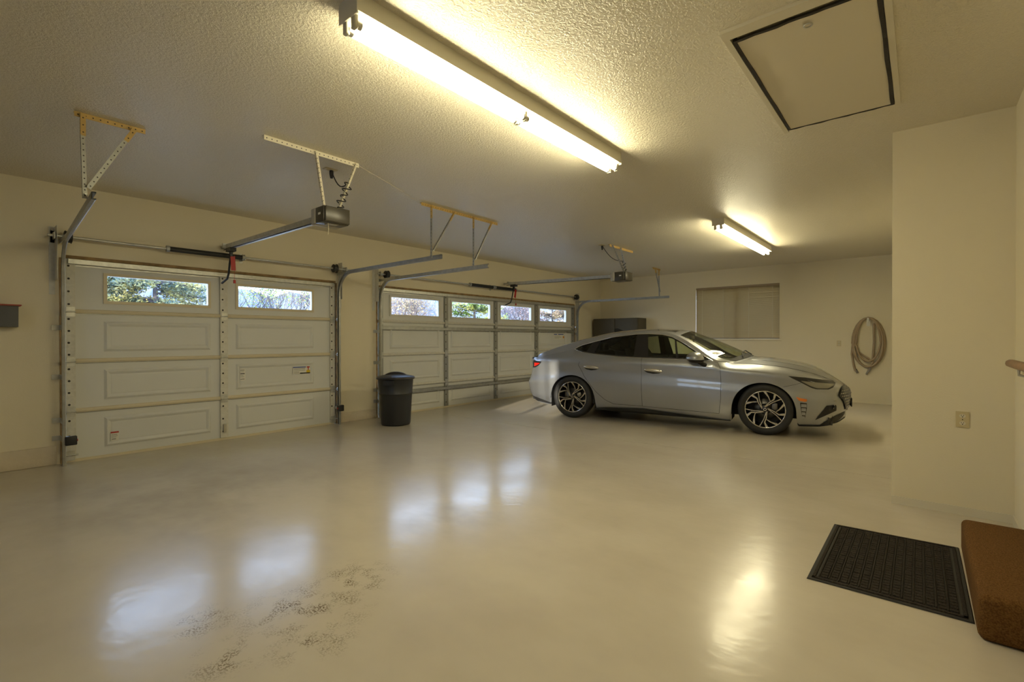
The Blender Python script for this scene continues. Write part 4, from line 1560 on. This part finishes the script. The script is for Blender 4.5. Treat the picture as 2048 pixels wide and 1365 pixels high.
        def pillar(b0, b1, t0, t1, name, m_='car_black', off=.003):
            q = MB()
            n = 6
            rows = []
            for k in range(n + 1):
                t = k / n
                rows.append([gp(b0 + (t0 - b0) * t + ((b1 + (t1 - b1) * t) - (b0 + (t0 - b0) * t)) * j / 4, t, s_, off) for j in range(5)])
            q.grid(rows)
            part(q, name, m_, merge=True)
        pillar(-.40, -.17, -.40, -.235, 'b_pillar')
        pillar(-1.20, -1.05, -1.10, -.97, 'c_pillar')
        pillar(.235, .272, .175, .20, 'window_divider')
        pillar(.56, .73, .50, .56, 'mirror_base')
        for t, nm in ((0, 'belt_trim'), (1, 'top_trim')):
            pts = [gp(x, t, s_, .004) for x in [-1.393 + (.735 + 1.393) * k / 60 for k in range(61)]]
            part(MB().tube(pts, .0055, 6), nm, 'chrome')
        pts = [gp(x, 1, s_, .001) + Vector((0, .012 * -s_, -.014)) for x in [-1.34 + (.66 + 1.34) * k / 50 for k in range(51)]]
        part(MB().tube(pts, .011, 6), 'window_seal', 'car_matte')
        pts = [gp(x, 0, s_, .001) + Vector((0, 0, .012)) for x in [-1.33 + (.68 + 1.33) * k / 50 for k in range(51)]]
        part(MB().tube(pts, .009, 6), 'window_seal', 'car_matte')
    # ---- underside, wheel wells, rocker
    q = MB()
    q.box(-2.2, -1.85, -.74, .74, .24, .40)
    q.box(-.95, .90, -.80, .80, .15, .36)
    q.box(1.82, 2.15, -.66, .66, .16, .35)
    q.box(-1.9, 1.9, -.50, .50, .19, .40)
    part(q, 'underbody', 'car_matte')
    for cx_ in (-1.40, 1.36):
        for s_ in (-1, 1):
            q = MB()
            n = 20
            rows = []
            for yy in (.895, .86, .50):
                rr = AR - (.0 if yy > .88 else -.004)
                rows.append([(cx_ + rr * math.cos(math.pi * k / n) * 1.0, yy * s_, .30 + rr * 1.0 * (math.sin(math.pi * k / n)) ** .92) for k in range(n + 1)])
            rows.append([(cx_, .50 * s_, .45)] * (n + 1))
            q.grid(rows)
            for e in (-1, 1):
                q.add([(cx_ + e * AR, .86 * s_, .30), (cx_ + e * AR, .50 * s_, .30), (cx_ + e * AR, .50 * s_, .16), (cx_ + e * AR, .86 * s_, .16)], [(0, 1, 2, 3)])
            part(q, 'wheel_well', 'car_matte', merge=True)
    for s_ in (-1, 1):
        q = MB()
        rows = []
        for x in [-1.03 + (.96 + 1.03) * k / 20 for k in range(21)]:
            zt = interp([(-1.03, .182), (-.82, .203), (-.26, .228), (.02, .205), (.96, .150)], x)
            zb = interp([(-1.03, .16), (-.82, .152), (.96, .140)], x)
            rows.append([(x, .90 * s_ if False else (.842 + .03 * min(1, (zt - zb) / .06) + .004) * s_, zt), (x, .862 * s_, (zt + zb) / 2), (x, .842 * s_, zb), (x, .78 * s_, zb)])
        q.grid(rows)
        part(q, 'rocker_trim', 'car_matte', merge=True)
    patch([(-2.28, .315), (-2.1, .285), (-1.76, .205)], [(-2.28, .28), (-2.1, .22), (-1.76, .185)], 'car_matte', 'rear_valance', off=.004, nz=3)
    # ---- lamps and front details
    hl = patch([(1.655, .782), (1.846, .768), (2.10, .733), (2.185, .708)], [(1.655, .779), (1.781, .713), (1.911, .640), (1.965, .624), (2.10, .622), (2.15, .645), (2.185, .690)], 'car_black', 'headlamp', off=.003, nx=30)
    patch([(1.80, .728), (1.95, .712), (2.09, .695), (2.16, .685)], [(1.80, .722), (1.90, .665), (1.97, .638), (2.09, .636), (2.16, .672)], 'lamp_clear', 'headlamp_lens', off=.0055)
    patch([(1.747, .520), (1.80, .507), (1.862, .497)], [(1.747, .512), (1.775, .474), (1.84, .464), (1.862, .472)], 'amber', 'marker_lamp', off=.004, nx=10, nz=3)
    patch([(1.787, .452), (1.862, .446)], [(1.787, .44), (1.80, .33), (1.815, .236), (1.84, .236), (1.862, .38)], 'car_black', 'fender_vent', off=.0035, nx=12, nz=4)
    for k in range(4):
        z1 = .435 - k * .052
        xa = 1.797 + k * .004
        patch([(xa, z1), (1.858 - k * .006, z1 - .002)], [(xa, z1 - .04), (1.858 - k * .006, z1 - .042)], 'paint', 'vent_fin', off=.006, nx=4, nz=2)
    patch([(1.955, .235), (2.08, .42), (2.18, .425), (2.19, .41)], [(1.955, .232), (2.09, .302), (2.18, .345), (2.19, .35)], 'car_matte', 'fog_recess', off=.0035)
    patch([(1.995, .163), (2.10, .24), (2.19, .285), (2.27, .31), (2.30, .31)], [(1.995, .160), (2.17, .192), (2.24, .225), (2.30, .275)], 'car_matte', 'lower_intake', off=.0035)
    # grille: black field with bright chips
    gu = [(2.215, .545), (2.24, .63), (2.27, .655), (2.30, .64), (2.372, .585)]
    gl = [(2.215, .53), (2.26, .475), (2.285, .40), (2.305, .33), (2.372, .30)]
    patch(gu, gl, 'car_black', 'grille', off=.014, nx=28, nz=10)
    rnd = random.Random(11)
    chips = MB()
    for r_ in range(9):
        z = .35 + r_ * .035
        for k in range(7):
            x = 2.23 + k * .022 + (.011 if r_ % 2 else 0)
            if not (interp(gl, x) + .012 < z < interp(gu, x) - .012):
                continue
            for s_ in (-1, 1):
                c = surf(x, z, .019, s_)
                e = surf(x + .012, z + .003, .019, s_)
                chips.add([c + Vector((0, 0, -.005)), e + Vector((0, 0, -.002)), e + Vector((0, 0, .005)), c + Vector((0, 0, .003))], [(0, 1, 2, 3)])
    o = part(chips, 'grille_chips', 'chrome')
    o['kind'] = 'stuff'
    part(MB().box(2.386, 2.398, -.16, .16, .355, .465), 'plate_mount', 'car_matte')
    patch([(1.75, .166), (2.0, .170), (2.2, .198), (2.31, .235)], [(1.75, .141), (2.0, .146), (2.2, .176), (2.31, .215)], 'car_matte', 'front_lip', off=.006, nz=2)
    # tail lamps
    patch([(-2.19, .80), (-2.15, .905), (-1.965, .882)], [(-2.19, .775), (-2.10, .785), (-2.03, .818), (-1.965, .878)], 'car_black', 'tail_lamp', off=.004, nx=16)
    patch([(-2.125, .862), (-2.00, .862)], [(-2.125, .80), (-2.06, .822), (-2.00, .856)], 'tail_red', 'tail_lens', off=.0065, nx=10, nz=3)
    # rear spoiler lip and light bar
    q = MB()
    rows = []
    for k in range(25):
        a = -1 + 2 * k / 24
        y = a * .78
        x = -2.315 + .14 * abs(a) ** 3
        rows.append([(x + .10, y, .942), (x + .02, y, .955), (x - .015, y, .950), (x - .005, y, .925), (x + .06, y, .915)])
    q.grid(rows)
    part(q, 'spoiler', 'paint', merge=True)
    # door handles
    for s_ in (-1, 1):
        for xa, xb, zz, ta in ((-1.20, -.935, .815, -.010), (-.232, .048, .795, -.012)):
            q = MB()
            xc = (xa + xb) / 2
            n = 12
            rows = []
            for k in range(n + 1):
                a = math.pi * k / n
                x = xc - (xb - xa) / 2 * math.cos(a)
                sr = math.sin(a) ** .6
                c = surf(x, zz + ta * (x - xc) / .14, 0, s_)
                o_ = .022 * sr
                rows.append([c + Vector((0, s_ * .001, .036 * sr)), c + Vector((0, s_ * (o_ + .008), .024 * sr)), c + Vector((0, s_ * (o_ + .012), .004 * sr)), c + Vector((0, s_ * (o_ * .5), -.018 * sr)), c + Vector((0, s_ * .001, -.022 * sr))])
            q.grid(rows)
            cup = [(xa + .01, zz - .004), (xa + .05, zz - .03), (xc, zz - .045), (xb - .05, zz - .036), (xb - .01, zz - .014)]
            if s_ < 0:
                patch([(xa + .01, zz), (xb - .01, zz - .012)], cup, 'car_black', 'handle_cup', off=.002, nx=16, nz=3)
            part(q, 'door_handle', 'alloy', DOORS['front_door' if xc > -.3 else 'rear_door'] if s_ < 0 else None, merge=True)
    # mirrors
    for s_ in (-1, 1):
        q = MB()
        n, m = 14, 10
        rows = []
        for j in range(m + 1):
            ph = -math.pi / 2 * .12 + (math.pi / 2 * 1.12) * j / m
            r = []
            for i in range(n + 1):
                th = 2 * math.pi * i / n
                x = .525 + .128 * math.cos(ph) * math.cos(th) * (1.05 if math.cos(th) < 0 else .92)
                y = 1.00 + .10 * math.cos(ph) * math.sin(th)
                z = .975 + .108 * max(0, math.sin(ph)) + (.012 * math.sin(ph) if ph < 0 else 0) - .03 * (x - .525)
                r.append((x, y * s_, z))
            rows.append(r)
        q.grid(rows)
        mr = part(q, 'side_mirror', 'paint', merge=True)
        q = MB()
        rows = []
        for j in range(5):
            k = 1 - j / 4 * .55
            r = []
            for i in range(n + 1):
                th = 2 * math.pi * i / n
                r.append((.525 + .125 * k * math.cos(th), (1.0 + .098 * k * math.sin(th)) * s_, .974 - .03 * .125 * k * math.cos(th) - .045 * math.sin(j / 4 * math.pi / 2)))
            rows.append(r)
        q.grid(rows)
        part(q, 'mirror_underside', 'car_black', mr, merge=True)
        part(MB().tube([(.57, .97 * s_, .945), (.60, .93 * s_, .915), (.64, .89 * s_, .895)], [.034, .032, .03], 8), 'mirror_stalk', 'car_black', mr)
    # antenna fin
    q = MB()
    q.add([(-.98, -.02, 1.37), (-.98, .02, 1.37), (-.80, .012, 1.395), (-.80, -.012, 1.395), (-.985, -.004, 1.435), (-.985, .004, 1.435), (-.93, 0, 1.44)],
          [(0, 1, 5, 4), (0, 4, 6, 3), (1, 2, 6, 5), (4, 5, 6), (3, 6, 2), (0, 3, 2, 1)])
    part(q, 'antenna_fin', 'car_black')
    # ---- cabin
    q = MB()
    for s_ in (-1, 1):
        q.box(-1.25, .80, s_ * .80 - .02, s_ * .80 + .02, .25, .945)
    q.box(-1.25, .8, -.8, .8, .24, .30)
    part(q, 'door_cards', 'car_matte')
    q = MB().bevbox(.42, .93, -.78, .78, .62, .945, .06, 3)
    part(q, 'dashboard', 'seat')
    part(MB().tube([(.36 - .03 * math.sin(a), .38 + .18 * math.cos(a), .90 + .18 * math.sin(a)) for a in [2 * math.pi * k / 20 for k in range(20)]], .015, 6, closed=True), 'steering_wheel', 'car_matte')
    for y in (-.38, .38):
        s = part(MB().bevbox(-.45, .12, y - .25, y + .25, .36, .55, .05, 3), 'front_seat', 'seat')
        q = MB()
        rows = []
        for k in range(9):
            t = k / 8
            x = -.34 - .26 * t
            z = .50 + .60 * t
            wd = (.25 - .02 * t) if t < .9 else .18
            th = .09 - .045 * t
            rows.append([(x + th, y - wd * .8, z), (x + th * 1.3, y - wd, z - .01), (x, y - wd, z), (x - th, y - wd * .8, z), (x - th, y + wd * .8, z), (x, y + wd, z), (x + th * 1.3, y + wd, z - .01), (x + th, y + wd * .8, z), (x + th, y - wd * .8, z)])
        q.grid(rows)
        part(q, 'seat_back', 'seat', s, merge=True)
        part(MB().bevbox(-.72, -.60, y - .135, y + .135, 1.10, 1.30, .05, 3), 'headrest', 'seat', s)
    s = part(MB().bevbox(-1.25, -.70, -.68, .68, .36, .56, .05, 3), 'rear_seat', 'seat')
    part(MB().bevbox(-1.38, -1.18, -.66, .66, .5, 1.06, .06, 3), 'seat_back', 'seat', s)
    for y in (-.42, .42):
        part(MB().bevbox(-1.38, -1.27, y - .13, y + .13, 1.03, 1.19, .045, 3), 'headrest', 'seat', s)
    part(MB().bevbox(.28, .32, -.12, .12, 1.25, 1.31, .012, 2), 'rear_view_mirror', 'car_matte')
    # ---- wheels
    def poly_extr(q, outline, y0, y1, cx_, cz_):
        n = len(outline)
        a = [(cx_ + x, y0, cz_ + z) for x, z in outline]
        b = [(cx_ + x, y1, cz_ + z) for x, z in outline]
        q.add(a + b, [tuple(range(n)), tuple(range(2 * n - 1, n - 1, -1))] + [(i, n + i, n + (i + 1) % n, (i + 1) % n) for i in range(n)])
    def pol(r, deg):
        a = math.radians(deg)
        return (r * math.sin(a), r * math.cos(a))
    def strip(p, w):
        """polyline with widths -> outline"""
        Lf, Rt = [], []
        for i, (x, z) in enumerate(p):
            a = p[max(i - 1, 0)]
            b = p[min(i + 1, len(p) - 1)]
            dx, dz = b[0] - a[0], b[1] - a[1]
            l = math.hypot(dx, dz)
            nx, nz = -dz / l, dx / l
            Lf.append((x + nx * w[i] / 2, z + nz * w[i] / 2))
            Rt.append((x - nx * w[i] / 2, z - nz * w[i] / 2))
        return Lf + Rt[::-1]
    RW, RR, yo = .335, .243, .905
    for cx_ in (-1.40, 1.36):
        cx_ = 1.385 if cx_ > 0 else -1.40
        for s_ in (-1, 1):
            cz = RW
            tq = MB()
            prof = [(RR - .012, -.20), (RR, -.205), (RW - .03, -.215), (RW - .006, -.20), (RW, -.17), (RW, -.045), (RW - .004, -.022), (RW - .022, -.004), (RW - .05, .0), (RR + .03, -.003), (RR + .008, -.010), (RR - .002, -.018)]
            tq.lathe([(r, (yo + h) * s_) for r, h in prof], (cx_, 0, cz), 56, 'y')
            wh = part(tq, 'wheel', 'tire', merge=True)
            q = MB()
            q.lathe([(r, (yo + h) * s_) for r, h in [(RR + .003, -.016), (RR + .001, -.010), (RR - .006, -.010), (RR - .010, -.016), (RR - .012, -.022)]], (cx_, 0, cz), 48, 'y')
            part(q, 'rim', 'alloy', wh, merge=True)
            q = MB()
            q.lathe([(r, (yo + h) * s_) for r, h in [(RR - .012, -.022), (RR - .020, -.06), (RR - .03, -.19)]], (cx_, 0, cz), 48, 'y')
            part(q, 'barrel', 'alloy_dark', wh, merge=True)
            q = MB()
            q.lathe([(r, (yo + h) * s_) for r, h in [(0, -.095), (.135, -.095), (.14, -.11), (.06, -.12)]], (cx_, 0, cz), 32, 'y')
            part(q, 'brake_disc', 'disc', wh, merge=True)
            part(MB().lathe([(r, (yo + h) * s_) for r, h in [(0, -.16), (RR - .03, -.16)]], (cx_, 0, cz), 32, 'y'), 'backing_plate', 'car_matte', wh, merge=True)
            q = MB()
            d = MB()
            for k in range(5):
                g = 72 * k - 0
                fl = -s_           # seen from outside, x runs right on the right side
                def PP(r, a):
                    x, z = pol(r * RR, a + g)
                    return (x, z)
                yf = (yo - .018) * s_
                yb = (yo - .042) * s_
                for pl, wd in (([PP(.14, -72), PP(.55, -29), PP(.985, -20)], [.012, .009, .011]),
                               ([PP(.14, -80), PP(.46, -44), PP(.70, -34.5), PP(.985, -42)], [.012, .010, .016, .030]),
                               ([PP(.50, 33), PP(.70, 14), PP(.985, -2)], [.005, .013, .028])):
                    ol = strip(pl, wd)
                    poly_extr(q, ol, yf, yb, cx_, cz)
                    od = strip(pl, [v + .009 for v in wd])
                    poly_extr(d, od, (yo - .026) * s_, (yo - .075) * s_, cx_, cz)
            part(q, 'spokes', 'alloy', wh)
            d.lathe([(r, (yo + h) * s_) for r, h in [(0, -.028), (.05, -.028), (.068, -.04), (.07, -.08)]], (cx_, 0, cz), 24, 'y')
            part(d, 'spoke_pockets', 'alloy_dark', wh)
            part(MB().lathe([(r, (yo + h) * s_) for r, h in [(0, -.016), (.022, -.016), (.029, -.02), (.03, -.03)]], (cx_, 0, cz), 20, 'y'), 'centre_cap', 'car_black', wh)
            part(MB().lathe([(r, (yo + h) * s_) for r, h in [(.012, -.0155), (.0155, -.0148), (.019, -.0155)]], (cx_, 0, cz), 20, 'y'), 'cap_emblem', 'chrome', wh)
            for k in range(5):
                a = math.radians(72 * k + 20)
                part(MB().lathe([(r, (yo + h) * s_) for r, h in [(0, -.022), (.008, -.022), (.009, -.03)]], (cx_ + .052 * math.sin(a), 0, cz + .052 * math.cos(a)), 8, 'y'), 'lug_nut', 'chrome', wh)
            part(MB().bevbox(cx_ + (.07 if cx_ > 0 else -.15), cx_ + (.15 if cx_ > 0 else -.07), min((yo - .12) * s_, (yo - .06) * s_), max((yo - .12) * s_, (yo - .06) * s_), cz - .03, cz + .09, .012), 'brake_caliper', 'disc', wh)
DOORS = {}
build_car()
# ------------------------------------------------------------------ trees beyond the doors
def grow(mb, p, d, r, ln, depth, rnd, tips, n=6):
    pts, rs = [p.copy()], [r]
    steps = 3
    for i in range(steps):
        d = (d + Vector((rnd.uniform(-.22, .22), rnd.uniform(-.22, .22), rnd.uniform(-.08, .16)))).normalized()
        p = p + d * ln / steps
        pts.append(p.copy())
        rs.append(r * (1 - .35 * (i + 1) / steps))
    mb.tube(pts, rs, n, caps=False)
    if depth == 0:
        tips.append((p, d))
        return
    for k in range(rnd.choice((2, 3, 3))):
        ax = Vector((rnd.uniform(-1, 1), rnd.uniform(-1, 1), rnd.uniform(-.1, .9))).normalized()
        nd = (d * .75 + ax * .75).normalized()
        grow(mb, p, nd, rs[-1] * .76, ln * rnd.uniform(.66, .86), depth - 1, rnd, tips, max(3, n - 1))

def bare_tree(label, x, y, h, seed, leaf=None, n_leaf=0, group='trees beyond the driveway', bark='bark'):
    rnd = random.Random(seed)
    t = thing('bare_tree', label, 'tree', (x, y, -.03), group)
    mb = MB()
    tips = []
    for k in range(3):
        grow(mb, Vector((x + rnd.uniform(-.12, .12), y, -.1)), Vector((rnd.uniform(-.35, .35), rnd.uniform(-.2, .2), 1)).normalized(), .11, h * .30, 5, rnd, tips)
    mb.build('branches', bark, t)
    if leaf:
        f = MB()
        for i in range(n_leaf):
            if i % 2:
                p, d = rnd.choice(tips)
                p = p + Vector((rnd.gauss(0, .2), rnd.gauss(0, .2), rnd.gauss(0, .2)))
            else:
                p = Vector((x + rnd.gauss(0, h * .3), y + rnd.gauss(0, h * .2), h * rnd.uniform(.3, 1.0)))
            leaf_quad(f, p, rnd, rnd.uniform(.03, .06))
        f.build('leaves', leaf, t)['kind'] = 'stuff'

def leaf_quad(f, p, rnd, s):
    a = Vector((rnd.gauss(0, 1), rnd.gauss(0, 1), rnd.gauss(0, 1))).normalized()
    b = a.orthogonal().normalized()
    f.add([p - a * s, p + b * s * .5, p + a * s, p - b * s * .5], [(0, 1, 2, 3)])

def leafy_tree(name, label, x, y, h, rx, leaf, n, seed, needle=False, conic=.6):
    rnd = random.Random(seed)
    t = thing(name, label, 'tree', (x, y, -.03), 'trees beyond the driveway')
    mb = MB()
    mb.tube([(x, y, -.1), (x + .05, y, h * .5), (x, y, h * .95)], [.13, .09, .02], 8)
    f = MB()
    for k in range(60):
        z = h * rnd.uniform(.08, .95)
        rr = rx * (1 - conic * z / h) * rnd.uniform(.6, 1)
        a = rnd.uniform(0, 2 * math.pi)
        e = Vector((x + rr * math.cos(a), y + rr * math.sin(a), z + (-.12 if needle else .15) * rr))
        s0 = Vector((x, y, z))
        mb.tube([s0, s0.lerp(e, .5) + Vector((0, 0, .05)), e], [.03, .02, .006], 4, caps=False)
        for i in range(n // 60):
            q = s0.lerp(e, rnd.uniform(.25, 1.05)) + Vector((rnd.gauss(0, .11), rnd.gauss(0, .11), rnd.gauss(0, .09)))
            leaf_quad(f, q, rnd, rnd.uniform(.03, .07) if needle else rnd.uniform(.035, .075))
    mb.build('trunk', 'bark', t)
    f.build('foliage', leaf, t)['kind'] = 'stuff'

leafy_tree('evergreen_tree', 'blue-green and yellow evergreen seen through the leftmost door window', 3.95, 17.0, 3.9, 1.9, 'leaf_evergreen', 26000, 1, True, .2)
leafy_tree('evergreen_tree', 'second evergreen at the left edge of the leftmost door window', 3.2, 21.5, 4.6, 1.4, 'leaf_evergreen', 12000, 2, True, .3)
bare_tree('bare blue-grey tree at the left of the second door window', 7.0, 17.5, 3.4, 11, 'leaf_yellow', 1800)
bare_tree('bare forked tree at the right of the second door window', 10.0, 21.6, 4.2, 19, 'leaf_tan', 3000)
bare_tree('bare tangled tree seen through the first window of the wide door', 13.6, 17.5, 3.4, 23, 'leaf_tan', 4500, bark='twig')
bare_tree('bare grey tree farther back in the first window of the wide door', 17.0, 22.4, 4.0, 27, 'leaf_pink', 4500)
leafy_tree('yellow_green_tree', 'bright yellow-green tree seen through the second window of the wide door', 17.4, 17.3, 3.5, 1.75, 'leaf_yellow', 22000, 4, False, .1)
bare_tree('pinkish brown twiggy tree seen through the third window of the wide door', 21.2, 17.6, 3.4, 31, 'leaf_pink', 7000, bark='twig')
leafy_tree('tan_leaf_tree', 'tree with dry tan leaves seen through the farthest window of the wide door', 25.6, 18.3, 3.5, 1.9, 'leaf_tan', 16000, 6, False, .1)
def ridge():  # hill added to cover the over-bright low sky in the door windows
    rnd = random.Random(9)
    rows = [[], [], []]
    n = 90
    for i in range(n + 1):
        x = -60 + 260 * i / n
        top = 9.5 + rnd.uniform(-.9, .9) + 1.2 * math.sin(i * .35)
        rows[0].append((x, 66, -.3))
        rows[1].append((x, 70 + rnd.uniform(-2, 2), top * .6))
        rows[2].append((x, 76, top))
    q = MB()
    q.grid(rows, False)
    tag(q.build('added_ridge', 'ridge'), 'added blue-grey ridge toning down the bright sky between the trees', 'ridge', kind='structure')
mat('ridge', (.115, .125, .15), .95, noise=(.35, .3))
ridge()
